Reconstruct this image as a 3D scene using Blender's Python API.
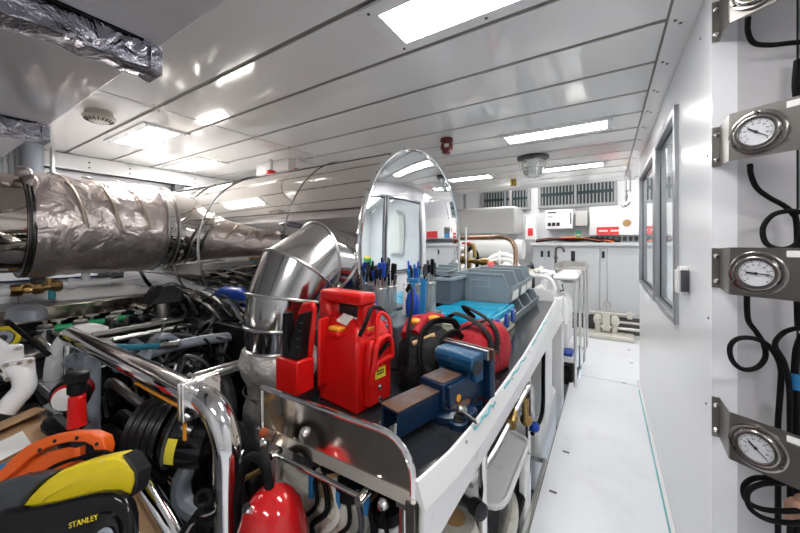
import bpy, math, random
from mathutils import Vector, Matrix
S = bpy.context.scene
C = S.collection
for o in list(bpy.data.objects):
    bpy.data.objects.remove(o)
rnd = random.Random(7)
PI = math.pi
# ---------------------------------------------------------------- camera
YAW = math.radians(32.25)
F, CX, HY = 328.0, 400.0, 244.0
CAMZ = 1.45
SA, CA = math.sin(YAW), math.cos(YAW)
cam = bpy.data.cameras.new('camera')
cam.sensor_width = 36.0
cam.lens = F / 800 * 36
cam.shift_y = -(266.5 - HY) / 800
cam.clip_start = 0.02
co = bpy.data.objects.new('camera', cam)
C.objects.link(co)
co.location = (0, 0, CAMZ)
co.rotation_euler = (PI / 2, 0, YAW)
S.camera = co
# ---------------------------------------------------------------- world, exposure
w = bpy.data.worlds.new('world')
S.world = w
w.use_nodes = True
w.node_tree.nodes['Background'].inputs[0].default_value = (0.8, 0.88, 1.0, 1)
w.node_tree.nodes['Background'].inputs[1].default_value = 0.4
S.view_settings.view_transform = 'Standard'
S.view_settings.look = 'None'
S.view_settings.exposure = 1.1
S.view_settings.gamma = 1.0
LAMP = 17.0          # what every ceiling diffuser gives off
CZ = 2.32            # ceiling height


def at(px, py, X=None, Y=None, z=None):
    """Point of the place seen at a pixel of the photograph, at a given real X, Y or height z."""
    u = px - CX
    d = Vector((-F * SA + u * CA, F * CA + u * SA, HY - py))
    if X is not None:
        t = X / d.x
    elif Y is not None:
        t = Y / d.y
    else:
        t = (z - CAMZ) / d.z
    return Vector((d.x * t, d.y * t, CAMZ + d.z * t))


def onplane(px, py, p, n):
    u = px - CX
    d = Vector((-F * SA + u * CA, F * CA + u * SA, HY - py))
    o = Vector((0, 0, CAMZ))
    return o + d * ((Vector(p) - o).dot(n) / d.dot(n))


# ---------------------------------------------------------------- materials
MATS = {}


def mat(name, col, rough=0.5, metal=0.0, bump=None, mix=None, emit=0, coat=0, trans=0, ior=1.45, spec=None):
    """bump=(scale, strength, distance[, kind]); mix=(colour, scale, lo, hi) worn patches with a shape of their own"""
    m = bpy.data.materials.new(name)
    m.use_nodes = True
    nt = m.node_tree
    b = nt.nodes['Principled BSDF']
    b.inputs['Base Color'].default_value = (*col, 1)
    b.inputs['Roughness'].default_value = rough
    b.inputs['Metallic'].default_value = metal
    b.inputs['IOR'].default_value = ior
    if coat:
        b.inputs['Coat Weight'].default_value = coat
        b.inputs['Coat Roughness'].default_value = 0.05
    if trans:
        b.inputs['Transmission Weight'].default_value = trans
    if emit:
        b.inputs['Emission Color'].default_value = (*col, 1)
        b.inputs['Emission Strength'].default_value = emit
    tc = nt.nodes.new('ShaderNodeTexCoord')
    if mix:
        n = nt.nodes.new('ShaderNodeTexNoise')
        n.inputs['Scale'].default_value = mix[1]
        n.inputs['Detail'].default_value = 6
        n.inputs['Roughness'].default_value = 0.65
        nt.links.new(tc.outputs['Object'], n.inputs['Vector'])
        r = nt.nodes.new('ShaderNodeValToRGB')
        r.color_ramp.elements[0].position = mix[2]
        r.color_ramp.elements[0].color = (*col, 1)
        r.color_ramp.elements[1].position = mix[3]
        r.color_ramp.elements[1].color = (*mix[0], 1)
        nt.links.new(n.outputs['Fac'], r.inputs['Fac'])
        nt.links.new(r.outputs['Color'], b.inputs['Base Color'])
    if bump:
        kind = bump[3] if len(bump) > 3 else 'noise'
        if kind == 'noise':
            n = nt.nodes.new('ShaderNodeTexNoise')
            n.inputs['Detail'].default_value = 5
            n.inputs['Distortion'].default_value = 0.6
            out = n.outputs['Fac']
        elif kind == 'cell':
            n = nt.nodes.new('ShaderNodeTexVoronoi')
            out = n.outputs['Distance']
        else:
            n = nt.nodes.new('ShaderNodeTexWave')
            n.inputs['Distortion'].default_value = 0.0
            n.bands_direction = kind
            out = n.outputs['Fac']
        n.inputs['Scale'].default_value = bump[0]
        nt.links.new(tc.outputs['Object'], n.inputs['Vector'])
        bp = nt.nodes.new('ShaderNodeBump')
        bp.inputs['Strength'].default_value = bump[1]
        bp.inputs['Distance'].default_value = bump[2]
        nt.links.new(out, bp.inputs['Height'])
        nt.links.new(bp.outputs['Normal'], b.inputs['Normal'])
    MATS[name] = m
    return m


mat('white_ceiling', (0.83, 0.82, 0.81), 0.10, bump=(1.6, 0.12, 0.03), coat=0.3)
mat('seam', (0.20, 0.185, 0.165), 0.5)
mat('white_wall', (0.80, 0.81, 0.84), 0.22, bump=(1.2, 0.08, 0.02))
mat('white_paint', (0.80, 0.80, 0.80), 0.3, mix=((0.55, 0.52, 0.48), 9, 0.62, 0.75))
mat('white_enamel', (0.84, 0.84, 0.84), 0.2)
mat('cream_paint', (0.62, 0.60, 0.53), 0.4, mix=((0.3, 0.27, 0.22), 7, 0.55, 0.75))
mat('column_paint', (0.50, 0.49, 0.51), 0.45, mix=((0.36, 0.34, 0.33), 6, 0.62, 0.78))
mat('floor_paint', (0.82, 0.84, 0.88), 0.28, mix=((0.74, 0.75, 0.79), 3.5, 0.5, 0.8), bump=(40, 0.05, 0.002))
mat('dark_floor', (0.07, 0.07, 0.075), 0.55, mix=((0.2, 0.19, 0.18), 6, 0.5, 0.7))
mat('soffit', (0.62, 0.61, 0.62), 0.12, bump=(1.3, 0.15, 0.03), coat=0.3)
mat('mirror', (0.80, 0.77, 0.74), 0.045, 1.0, bump=(1.4, 0.10, 0.02))
mat('mirror_flat', (0.86, 0.87, 0.88), 0.02, 1.0)
mat('mirror_warm', (0.62, 0.55, 0.49), 0.06, 1.0, bump=(1.5, 0.06, 0.02))
mat('chrome', (0.78, 0.77, 0.76), 0.09, 1.0)
mat('steel', (0.58, 0.57, 0.55), 0.28, 1.0)
mat('plate_steel', (0.27, 0.255, 0.24), 0.36, 1.0)
mat('plate_mirror', (0.80, 0.72, 0.62), 0.13, 1.0, bump=(5, 0.12, 0.01))
mat('dark_steel', (0.13, 0.125, 0.12), 0.35, 1.0)
mat('frame_alu', (0.42, 0.43, 0.45), 0.3, 1.0)
mat('wrap', (0.76, 0.68, 0.66), 0.30, 0.85, bump=(9, 0.9, 0.03), mix=((0.48, 0.42, 0.42), 4, 0.45, 0.65))
mat('wrap_dull', (0.74, 0.72, 0.70), 0.48, 0.6, bump=(11, 1.0, 0.03), mix=((0.45, 0.40, 0.35), 5, 0.5, 0.7))
mat('foil', (0.42, 0.42, 0.48), 0.16, 1.0, bump=(12, 1.0, 0.05), mix=((0.35, 0.22, 0.16), 4, 0.55, 0.7))
mat('strap', (0.50, 0.42, 0.34), 0.4, 0.5)
mat('rubber', (0.006, 0.006, 0.007), 0.55, ior=1.2)
mat('black_plastic', (0.008, 0.008, 0.009), 0.4, ior=1.25)
mat('black_gloss', (0.005, 0.005, 0.006), 0.15)
mat('bench_top', (0.02, 0.022, 0.026), 0.16, mix=((0.09, 0.09, 0.10), 6, 0.6, 0.72), bump=(6, 0.12, 0.01))
mat('engine_black', (0.006, 0.006, 0.008), 0.5, ior=1.2, mix=((0.02, 0.02, 0.023), 10, 0.5, 0.7), bump=(14, 0.4, 0.01))
mat('engine_grey', (0.065, 0.07, 0.08), 0.4, mix=((0.03, 0.03, 0.035), 8, 0.45, 0.62))
mat('pipe_grey', (0.27, 0.30, 0.35), 0.35)
mat('red_plastic', (0.62, 0.008, 0.007), 0.28)
mat('red_dark', (0.5, 0.01, 0.012), 0.12, coat=0.6)
mat('red_fabric', (0.38, 0.008, 0.018), 0.75, bump=(22, 0.6, 0.02))
mat('red_sign', (0.75, 0.05, 0.06), 0.5)
mat('maroon', (0.16, 0.02, 0.02), 0.35)
mat('black_fabric', (0.007, 0.007, 0.008), 0.8, bump=(26, 0.8, 0.02))
mat('vise_blue', (0.003, 0.020, 0.06), 0.34, mix=((0.22, 0.20, 0.18), 24, 0.64, 0.70), bump=(30, 0.2, 0.003))
mat('vise_light_blue', (0.006, 0.065, 0.15), 0.35, mix=((0.4, 0.3, 0.12), 26, 0.63, 0.69))
mat('rust', (0.13, 0.065, 0.04), 0.55, 0.4, mix=((0.12, 0.12, 0.14), 14, 0.45, 0.62))
mat('brass', (0.42, 0.27, 0.10), 0.3, 1.0, mix=((0.20, 0.13, 0.07), 20, 0.5, 0.7))
mat('copper', (0.60, 0.40, 0.28), 0.25, 1.0)
mat('grey_plastic', (0.24, 0.29, 0.32), 0.42)
mat('grey_dark_plastic', (0.09, 0.11, 0.13), 0.45)
mat('turquoise', (0.0, 0.30, 0.50), 0.16)
mat('beige_plastic', (0.62, 0.62, 0.50), 0.4)
mat('blue_plastic', (0.005, 0.05, 0.35), 0.3)
mat('light_blue', (0.02, 0.18, 0.42), 0.4)
mat('cardboard', (0.50, 0.31, 0.17), 0.75, mix=((0.40, 0.24, 0.13), 3, 0.4, 0.6))
mat('paper', (0.80, 0.80, 0.78), 0.6)
mat('orange', (0.85, 0.13, 0.015), 0.35, mix=((0.5, 0.2, 0.1), 16, 0.66, 0.72))
mat('yellow', (0.80, 0.62, 0.02), 0.34, mix=((0.7, 0.66, 0.4), 18, 0.66, 0.72))
mat('yellow_sign', (0.85, 0.72, 0.05), 0.5)
mat('orange_label', (0.85, 0.35, 0.03), 0.4)
mat('green', (0.0, 0.32, 0.10), 0.35)
mat('green_sign', (0.02, 0.45, 0.2), 0.4)
mat('teal', (0.05, 0.30, 0.38), 0.4)
mat('teal_seal', (0.10, 0.42, 0.46), 0.5)
mat('navy', (0.01, 0.02, 0.07), 0.3)
mat('blue_hose', (0.03, 0.20, 0.30), 0.35)
mat('clear_plastic', (0.80, 0.88, 0.90), 0.08, trans=0.85, ior=1.3)
mat('glass', (0.92, 0.97, 0.96), 0.0, trans=1.0, ior=1.25)
mat('gauge_steel', (0.36, 0.34, 0.32), 0.18, 1.0)
mat('elbow_steel', (0.62, 0.61, 0.60), 0.14, 1.0)
mat('dial', (0.60, 0.61, 0.64), 0.35)
mat('ink', (0.015, 0.015, 0.018), 0.5)
mat('wood', (0.45, 0.27, 0.12), 0.5)
mat('skin_leather', (0.50, 0.28, 0.20), 0.6, bump=(30, 0.6, 0.01))
mat('louver_frame', (0.30, 0.31, 0.32), 0.45)
mat('louver_dark', (0.012, 0.033, 0.036), 0.5)
mat('cabinet', (0.56, 0.58, 0.60), 0.35)
mat('cabinet_top', (0.62, 0.64, 0.66), 0.25)
mat('tank_grey', (0.50, 0.50, 0.48), 0.15)
mat('beacon_red', (0.8, 0.02, 0.02), 0.25, coat=0.4)
mat('diffuser', (1.0, 0.985, 0.96), 0.4, emit=LAMP)
mat('ribbed_black', (0.012, 0.012, 0.014), 0.4)


# ---------------------------------------------------------------- mesh builder
def crom(p, k=6, closed=False):
    p = [Vector(q) for q in p]
    if len(p) < 3:
        return p
    n = len(p)
    out = []
    for i in range(n if closed else n - 1):
        a = p[(i - 1) % n] if (closed or i > 0) else p[0] * 2 - p[1]
        b, c = p[i], p[(i + 1) % n]
        d = p[(i + 2) % n] if (closed or i + 2 < n) else c * 2 - b
        for j in range(k):
            t = j / k
            out.append(0.5 * ((2 * b) + (c - a) * t + (2 * a - 5 * b + 4 * c - d) * t * t + (3 * b - a - 3 * c + d) * t ** 3))
    if not closed:
        out.append(p[-1])
    return out


def basis(d):
    d = Vector(d).normalized()
    a = Vector((0, 0, 1)) if abs(d.z) < 0.9 else Vector((1, 0, 0))
    x = d.cross(a).normalized()
    return x, d.cross(x).normalized(), d


WLOC = {}


class MB:
    def __init__(s, m='steel', M=None):
        s.v, s.f, s.mi, s.mats, s.M = [], [], [], [], M or Matrix()
        s.m(m)

    def m(s, name):
        if name not in s.mats:
            s.mats.append(name)
        s.cur = s.mats.index(name)
        return s

    def add(s, vs, fs):
        b = len(s.v)
        s.v += [s.M @ Vector(q) for q in vs]
        for f in fs:
            s.f.append([b + i for i in f])
            s.mi.append(s.cur)
        return s

    def box(s, x0, x1, y0, y1, z0, z1, taper=0):
        t = taper
        v = [(x0, y0, z0), (x1, y0, z0), (x1, y1, z0), (x0, y1, z0),
             (x0 + t, y0 + t, z1), (x1 - t, y0 + t, z1), (x1 - t, y1 - t, z1), (x0 + t, y1 - t, z1)]
        return s.add(v, [(0, 3, 2, 1), (4, 5, 6, 7), (0, 1, 5, 4), (1, 2, 6, 5), (2, 3, 7, 6), (3, 0, 4, 7)])

    def bar(s, p0, p1, wd, ht, up=(0, 0, 1)):
        """box-section bar from p0 to p1"""
        p0, p1 = Vector(p0), Vector(p1)
        d = (p1 - p0).normalized()
        u = Vector(up)
        if abs(d.dot(u)) > 0.95:
            u = Vector((0, 1, 0))
        x = d.cross(u).normalized() * wd / 2
        y = x.cross(d).normalized() * ht / 2
        v = [p + a * x + b * y for p in (p0, p1) for a, b in ((-1, -1), (1, -1), (1, 1), (-1, 1))]
        return s.add(v, [(0, 1, 2, 3), (7, 6, 5, 4), (0, 4, 5, 1), (1, 5, 6, 2), (2, 6, 7, 3), (3, 7, 4, 0)])

    def cyl(s, p0, p1, r, r2=None, n=20, caps=True):
        p0, p1 = Vector(p0), Vector(p1)
        r2 = r if r2 is None else r2
        x, y, d = basis(p1 - p0)
        v = []
        for p, q in ((p0, r), (p1, r2)):
            for i in range(n):
                a = 2 * PI * i / n
                v.append(p + x * math.cos(a) * q + y * math.sin(a) * q)
        f = [(i, (i + 1) % n, n + (i + 1) % n, n + i) for i in range(n)]
        if caps:
            f += [tuple(range(n - 1, -1, -1)), tuple(range(n, 2 * n))]
        return s.add(v, f)

    def tube(s, pts, r, n=10, k=6, closed=False, caps=True, squash=1.0):
        """r may be a number or a list as long as pts"""
        rr = None
        if isinstance(r, (list, tuple)):
            rr = crom([Vector((q, 0, 0)) for q in r], k, closed)
            rr = [max(q.x, 1e-4) for q in rr]
        P = crom(pts, k, closed) if k > 1 else [Vector(q) for q in pts]
        N = len(P)
        T = []
        for i in range(N):
            if closed:
                t = P[(i + 1) % N] - P[i - 1]
            else:
                t = P[min(i + 1, N - 1)] - P[max(i - 1, 0)]
            T.append(t.normalized())
        x, y, _ = basis(T[0])
        v = []
        for i in range(N):
            if i:
                x = (x - T[i] * x.dot(T[i])).normalized()
                y = T[i].cross(x)
            q = rr[i] if rr else r
            for j in range(n):
                a = 2 * PI * j / n
                v.append(P[i] + x * math.cos(a) * q + y * math.sin(a) * q * squash)
        f = []
        for i in range(N if closed else N - 1):
            i2 = (i + 1) % N
            for j in range(n):
                j2 = (j + 1) % n
                f.append((i * n + j, i * n + j2, i2 * n + j2, i2 * n + j))
        if not closed and caps:
            f += [tuple(range(n - 1, -1, -1)), tuple((N - 1) * n + j for j in range(n))]
        return s.add(v, f)

    def lathe(s, prof, o=(0, 0, 0), axis=(0, 0, 1), n=28, sx=1.0, sy=1.0):
        """prof: (radius, height along axis)"""
        x, y, d = basis(axis)
        o = Vector(o)
        v, f = [], []
        for r, h in prof:
            for i in range(n):
                a = 2 * PI * i / n
                v.append(o + d * h + x * math.cos(a) * max(r, 1e-4) * sx + y * math.sin(a) * max(r, 1e-4) * sy)
        for k in range(len(prof) - 1):
            for i in range(n):
                j = (i + 1) % n
                f.append((k * n + i, k * n + j, (k + 1) * n + j, (k + 1) * n + i))
        f.append(tuple(range(n - 1, -1, -1)))
        f.append(tuple((len(prof) - 1) * n + i for i in range(n)))
        return s.add(v, f)

    def torus(s, c, axis, R, r, n=28, m=8, sx=1.0, sy=1.0):
        x, y, d = basis(axis)
        c = Vector(c)
        pts = [c + x * math.cos(2 * PI * i / n) * R * sx + y * math.sin(2 * PI * i / n) * R * sy for i in range(n)]
        return s.tube(pts, r, m, 1, closed=True)

    def ball(s, c, r, sx=1, sy=1, sz=1, n=16, m=10):
        c = Vector(c)
        v = [c + Vector((0, 0, -r * sz))]
        for k in range(1, m):
            ph = PI * k / m
            for i in range(n):
                a = 2 * PI * i / n
                v.append(c + Vector((math.sin(ph) * math.cos(a) * r * sx, math.sin(ph) * math.sin(a) * r * sy, -math.cos(ph) * r * sz)))
        v.append(c + Vector((0, 0, r * sz)))
        f = [(0, 1 + (i + 1) % n, 1 + i) for i in range(n)]
        for k in range(m - 2):
            for i in range(n):
                j = (i + 1) % n
                f.append((1 + k * n + i, 1 + k * n + j, 1 + (k + 1) * n + j, 1 + (k + 1) * n + i))
        b = 1 + (m - 2) * n
        f += [(b + i, b + (i + 1) % n, len(v) - 1) for i in range(n)]
        return s.add(v, f)

    def prism(s, poly, ext):
        poly = [Vector(q) for q in poly]
        ext = Vector(ext)
        n = len(poly)
        v = poly + [q + ext for q in poly]
        return s.add(v, [tuple(range(n - 1, -1, -1)), tuple(range(n, 2 * n))] + [(i, (i + 1) % n, n + (i + 1) % n, n + i) for i in range(n)])

    def loft(s, rings, cap=True):
        n = len(rings[0])
        v = [q for r in rings for q in r]
        f = []
        for k in range(len(rings) - 1):
            for i in range(n):
                j = (i + 1) % n
                f.append((k * n + i, k * n + j, (k + 1) * n + j, (k + 1) * n + i))
        if cap:
            f += [tuple(range(n - 1, -1, -1)), tuple((len(rings) - 1) * n + i for i in range(n))]
        return s.add(v, f)

    def hose(s, pts, r, n=10):
        return s.tube(pts, r, n, 6)

    def build(s, name, parent=None, bevel=0, sub=0, smooth=32, label=None):
        me = bpy.data.meshes.new(name)
        if parent is not None:
            org = WLOC[parent.name]
        else:
            lo = [min(q[i] for q in s.v) for i in range(3)]
            hi = [max(q[i] for q in s.v) for i in range(3)]
            org = Vector(((lo[0] + hi[0]) / 2, (lo[1] + hi[1]) / 2, lo[2]))
        me.from_pydata([q - org for q in s.v], [], s.f)
        for k in s.mats:
            me.materials.append(MATS[k])
        me.polygons.foreach_set('material_index', s.mi)
        me.validate()
        import bmesh
        bm = bmesh.new()
        bm.from_mesh(me)
        bmesh.ops.recalc_face_normals(bm, faces=bm.faces)
        bm.to_mesh(me)
        bm.free()
        me.shade_smooth()
        me.set_sharp_from_angle(angle=math.radians(smooth))
        o = bpy.data.objects.new(name, me)
        C.objects.link(o)
        if parent is None:
            o.location = org
            WLOC[o.name] = org
        else:
            o.parent = parent
            WLOC[o.name] = org
        if bevel:
            b = o.modifiers.new('bevel', 'BEVEL')
            b.width = bevel
            b.segments = 2
            b.limit_method = 'ANGLE'
            b.angle_limit = math.radians(40)
        if sub:
            q = o.modifiers.new('subdivision', 'SUBSURF')
            q.levels = q.render_levels = sub
        if label:
            o['label'] = label
        return o


def T(name, label, cat, loc, group=None):
    o = bpy.data.objects.new(name, None)
    o.empty_display_size = 0.05
    C.objects.link(o)
    o.location = loc
    WLOC[o.name] = Vector(loc)
    return tag(o, label, cat, group)


def tag(o, label, cat, group=None):
    o['label'] = label
    o['category'] = cat
    if group:
        o['group'] = group
    return o


def struct(o):
    o['kind'] = 'structure'
    return o


def dup(root, loc, rotz=0.0, label=None):
    r = root.copy()
    C.objects.link(r)
    r.location = loc
    r.rotation_euler = (0, 0, rotz)
    if label:
        r['label'] = label
    for ch in list(root.children):
        c = ch.copy()
        C.objects.link(c)
        c.parent = r
        for g in list(ch.children):
            d = g.copy()
            C.objects.link(d)
            d.parent = c
    return r


def text_mesh(name, body, size, M, material, parent, depth=0.0006):
    cu = bpy.data.curves.new(name, 'FONT')
    cu.body = body
    cu.size = size
    cu.extrude = depth
    cu.align_x = 'CENTER'
    cu.align_y = 'CENTER'
    cu.resolution_u = 3
    tmp = bpy.data.objects.new('tmp', cu)
    C.objects.link(tmp)
    bpy.context.view_layer.update()
    me = bpy.data.meshes.new_from_object(tmp.evaluated_get(bpy.context.evaluated_depsgraph_get()))
    bpy.data.objects.remove(tmp)
    me.materials.clear()
    me.materials.append(MATS[material])
    me.transform(Matrix.Translation(-WLOC[parent.name]) @ M)
    o = bpy.data.objects.new(name, me)
    C.objects.link(o)
    o.parent = parent
    WLOC[o.name] = WLOC[parent.name]
    return o


def frame(o, ex, ey):
    """matrix whose x axis runs along ex and y axis along ey, at o"""
    ex = Vector(ex).normalized()
    ez = ex.cross(Vector(ey)).normalized()
    ey = ez.cross(ex)
    return Matrix.Translation(Vector(o)) @ Matrix((ex, ey, ez)).transposed().to_4x4()

# ================================================================ ceiling lights
def ceiling_light(x0, x1, y0, y1, label):
    x, y = (x0 + x1) / 2, (y0 + y1) / 2
    t = T('ceiling_light', label, 'light', (x, y, CZ - 0.012), 'recessed ceiling lights')
    b = MB('white_enamel')
    g, e = 0.055, 0.012
    for a in ((x0 - g, x1 + g, y0 - g, y0), (x0 - g, x1 + g, y1, y1 + g), (x0 - g, x0, y0, y1), (x1, x1 + g, y0, y1)):
        b.box(*a, CZ - e, CZ)
    b.m('dark_steel')
    for i in (0, 0.5, 1):
        for yy in (y0 - g / 2, y1 + g / 2):
            xx = x0 - g / 2 + (x1 - x0 + g) * i
            b.cyl((xx, yy, CZ - e - 0.003), (xx, yy, CZ - e), 0.006, n=8)
    b.build('frame', t)
    MB('diffuser').box(x0, x1, y0, y1, CZ - 0.009, CZ - 0.002).build('diffuser', t)
    return t


ceiling_light(-0.725, -0.05, 1.0, 1.2, 'largest bright ceiling panel light, above the red battery pack')
ceiling_light(-3.50, -2.83, 1.05, 1.25, 'bright ceiling panel light beside the round smoke detector')
ceiling_light(-4.13, -3.48, 1.74, 1.94, 'ceiling panel light close to the beam on the far engine side')
ceiling_light(-0.70, 0.0, 2.70, 2.88, 'long ceiling light just in front of the round glass bulkhead lamp')
ceiling_light(-0.66, -0.04, 4.08, 4.24, 'ceiling light behind the round glass bulkhead lamp, beside the aisle')
ceiling_light(-1.80, -1.25, 4.05, 4.22, 'ceiling light beyond the curved top of the polished exhaust silencer')
ceiling_light(0.6, 1.2, 4.9, 5.1, 'ceiling light round the corner at the far end of the aisle')
ceiling_light(-2.95, -2.3, 3.3, 3.5, 'added ceiling light out of sight behind the big polished silencer')  # added lamp, unseen behind the drum
ceiling_light(-0.70, 0.0, -0.9, -0.7, 'added unseen ceiling light behind the camera, over the near end of the aisle')  # added behind the camera for illumination, out of view
ceiling_light(0.75, 1.35, 0.15, 0.35, 'added unseen ceiling light brightening the side by the gauge panels')  # added out of view to brighten the near aisle

for x0, x1 in ((-1.6, -0.9), (-0.2, 0.5)):
    t = T('ceiling_light', 'ceiling light in the raised ceiling before the ' + ('grille above the grey duct' if x0 < -1 else 'grille above the white panel'), 'light', (x0 + .35, 5.9, 2.785), 'recessed ceiling lights')
    MB('white_enamel').box(x0 - .05, x1 + .05, 5.75, 6.05, 2.79, 2.80).build('frame', t)
    MB('diffuser').box(x0, x1, 5.8, 6.0, 2.783, 2.7899).build('diffuser', t)

# ================================================================ setting
b = MB('floor_paint')
b.box(-0.33, 1.95, -2.0, 4.0, -0.05, 0).box(-0.24, 2.6, 4.0, 5.3, -0.05, 0).box(-1.3, 2.6, 5.3, 6.75, -0.05, 0)
b.m('dark_steel')
for px, py in ((610, 339), (629, 350), (631.5, 363), (624, 383), (566, 452), (553, 492)):
    p = at(px, py, z=0.0)
    b.box(p.x - 0.02, p.x + 0.02, p.y - 0.008, p.y + 0.008, 0, 0.002)
b.m('seam')
b.box(-0.24, 0.29, 4.13, 4.135, 0, 0.001)
b.box(-0.335, -0.33, -2, 4.0, -0.08, 0.004)
struct(b.build('floor'))
b = MB('dark_floor').box(-4.5, -0.33, -2.0, 5.3, -0.35, -0.30).box(-4.5, -1.3, 5.3, 6.75, -0.35, -0.30)
struct(b.build('floor'))

b = MB('white_ceiling')
ys = [1.63 + 0.345 * k for k in range(-10, 12)]
XS = [(-4.45, -2.43), (-2.43, 0.20)]
g = 0.013
for i in range(len(ys) - 1):
    for x0, x1 in XS:
        b.box(x0 + 0.007, x1 - 0.007, ys[i] + g, ys[i + 1] - g, CZ, CZ + 0.02)
b.box(0.203, 0.30, ys[0], ys[-1], CZ, CZ + 0.02)
b.box(0.30, 1.95, -2.05, 1.5, CZ, CZ + 0.02)
b.m('seam').box(-4.45, 0.30, ys[0], ys[-1], CZ + 0.006, CZ + 0.03)
b.m('dark_steel')
for y in ys:
    for dx, dy in ((-2.47, 0.03), (-2.39, -0.03), (0.225, 0.02), (0.245, 0.05), (-4.38, 0.03)):
        b.cyl((dx, y + dy, CZ - 0.003), (dx, y + dy, CZ), 0.006, n=8)
b.m('white_ceiling').box(-4.5, 2.6, ys[-1], 6.8, 2.80, 2.85).box(-4.5, 2.6, ys[-1] - 0.02, ys[-1], CZ, 2.82)
b.box(0.30, 2.65, 1.5, ys[-1], CZ + 0.03, CZ + 0.05)
struct(b.build('ceiling'))

# walls round the aisle and the engine space
WY0, WY1, WZ0, WZ1 = 2.035, 4.08, 1.06, 2.12
b = MB('white_wall')
b.box(0.29, 0.35, 1.45, 4.25, 0, WZ0).box(0.29, 0.35, 1.45, 4.25, WZ1, CZ + 0.03)
b.box(0.29, 0.35, 1.45, WY0, WZ0, WZ1).box(0.29, 0.35, WY1, 4.25, WZ0, WZ1)
b.m('dark_steel')
for z, y in ((2.2, 1.60), (0.9, 1.52), (1.75, 1.50), (1.2, 1.49)):
    b.cyl((0.287, y, z), (0.29, y, z), 0.004, n=8)
struct(b.build('wall_right'))
b = MB('column_paint').box(0.35, 0.475, 1.45, 1.50, 0, CZ).box(0.482, 1.95, 1.452, 1.50, 0, CZ)
b.m('ink').box(0.475, 0.482, 1.458, 1.50, 0, CZ)
b.m('column_paint')
for z in (0.3, 0.9, 1.5, 2.1):
    b.cyl((0.468, 1.448, z), (0.468, 1.452, z), 0.005, n=8)
struct(b.build('wall_front'))
b = MB('white_wall').box(0.35, 2.6, 4.20, 4.25, 0, CZ + 0.03).box(2.55, 2.6, 1.5, 4.20, 0, CZ + 0.03).box(0.35, 2.6, 1.50, 1.53, 0, CZ + 0.03)
struct(b.build('wall_control'))
struct(MB('white_wall').box(1.9, 1.95, -2.05, 1.45, 0, CZ).build('wall_side'))
struct(MB('white_wall').box(-4.5, 1.95, -2.05, -2.0, -0.3, CZ).build('wall_rear'))
struct(MB('white_wall').box(-4.52, -4.46, -2.0, 6.8, -0.3, 2.85).build('wall_left'))
struct(MB('white_wall').box(-4.5, 2.6, 6.75, 6.8, -0.3, 2.85).build('wall_back'))
struct(MB('white_wall').box(2.6, 2.65, 4.2, 6.8, -0.05, 2.85).build('wall_aisle_end'))
b = MB('white_enamel').box(0.270, 0.289, 1.46, 4.25, 0.0, 0.018).m('teal_seal').box(0.264, 0.270, 1.46, 4.0, 0.0, 0.010)
struct(b.build('baseboard_right'))
b = MB('white_enamel').box(-4.455, -4.36, -1.5, 5.5, 2.165, 2.315).box(-4.455, -4.33, -1.5, 5.5, 2.165, 2.185)
b.m('dark_steel')
for y in [0.45 + 0.33 * i for i in range(14)]:
    for dz in (2.21, 2.26):
        b.cyl((-4.36, y, dz), (-4.353, y, dz), 0.009, n=8)
struct(b.build('trim_1', bevel=0.004))

# windows of the control room
def window(n, y0, y1, z0, z1):
    b = MB('frame_alu')
    x0, x1 = 0.272, 0.345
    e = 0.035
    b.box(x0, x1, y0, y0 + e, z0, z1).box(x0, x1, y1 - e, y1, z0, z1)
    b.box(x0, x1, y0 + e, y1 - e, z0, z0 + e).box(x0, x1, y0 + e, y1 - e, z1 - e, z1)
    b.m('ink')
    x0, x1 = 0.30, 0.312
    b.box(x0, x1, y0 + e, y0 + e + .012, z0 + e, z1 - e).box(x0, x1, y1 - e - .012, y1 - e, z0 + e, z1 - e)
    b.box(x0, x1, y0 + e + .012, y1 - e - .012, z0 + e, z0 + e + .012)
    b.box(x0, x1, y0 + e + .012, y1 - e - .012, z1 - e - .012, z1 - e)
    o = struct(b.build('window_%d' % n, bevel=0.003))
    MB('glass').box(0.303, 0.309, y0 + e + .002, y1 - e - .002, z0 + e + .002, z1 - e - .002).build('pane', o)


window(1, 2.87, 4.08, 1.06, 2.12)
window(2, 2.035, 2.82, 1.06, 2.12)
struct(MB('dark_steel').box(0.284, 0.345, 2.82, 2.87, 1.06, 2.12).build('trim_2'))

# inside the control room, seen through the glass
t = T('control_console', 'grey console desk behind the control room window', 'console', (1.9, 3.2, 0))
MB('cabinet').box(1.6, 2.3, 2.3, 4.1, 0, 0.95).build('body', t, bevel=0.01)
MB('cabinet_top').box(1.55, 2.35, 2.25, 4.15, 0.95, 0.99).build('desktop', t, bevel=0.005)
MB('black_plastic').box(1.95, 2.0, 2.5, 2.95, 1.1, 1.38).box(1.93, 2.02, 2.68, 2.78, 0.99, 1.1).build('screen', t)
o = MB('green').box(1.7, 2.0, 3.3, 3.6, 1.0, 1.18).m('yellow').box(1.7, 2.0, 3.3, 3.6, 1.18, 1.22).build('storage_box', bevel=0.01)
tag(o, 'green box with yellow lid seen through the control room window', 'box')
t = T('work_jacket', 'pale hanging jacket seen through the nearer control room window', 'jacket', (1.0, 4.15, 1.4))
MB('paper').loft([[(1.0 + a * c, 4.16 - 0.06 * d, z) for c, d in ((-1, 0), (-.6, 1), (.6, 1), (1, 0), (.6, -.2), (-.6, -.2))] for a, z in ((0.2, 1.3), (0.24, 1.7), (0.22, 1.95), (0.07, 2.05))]).build('jacket_body', t)
la = bpy.data.lights.new('control_room_lamp', 'AREA')
la.energy = 16
la.size = 1.0
la.shape = 'SQUARE'
lo = bpy.data.objects.new('control_room_lamp', la)
C.objects.link(lo)
lo.location = (1.4, 2.9, CZ - 0.03)

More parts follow.
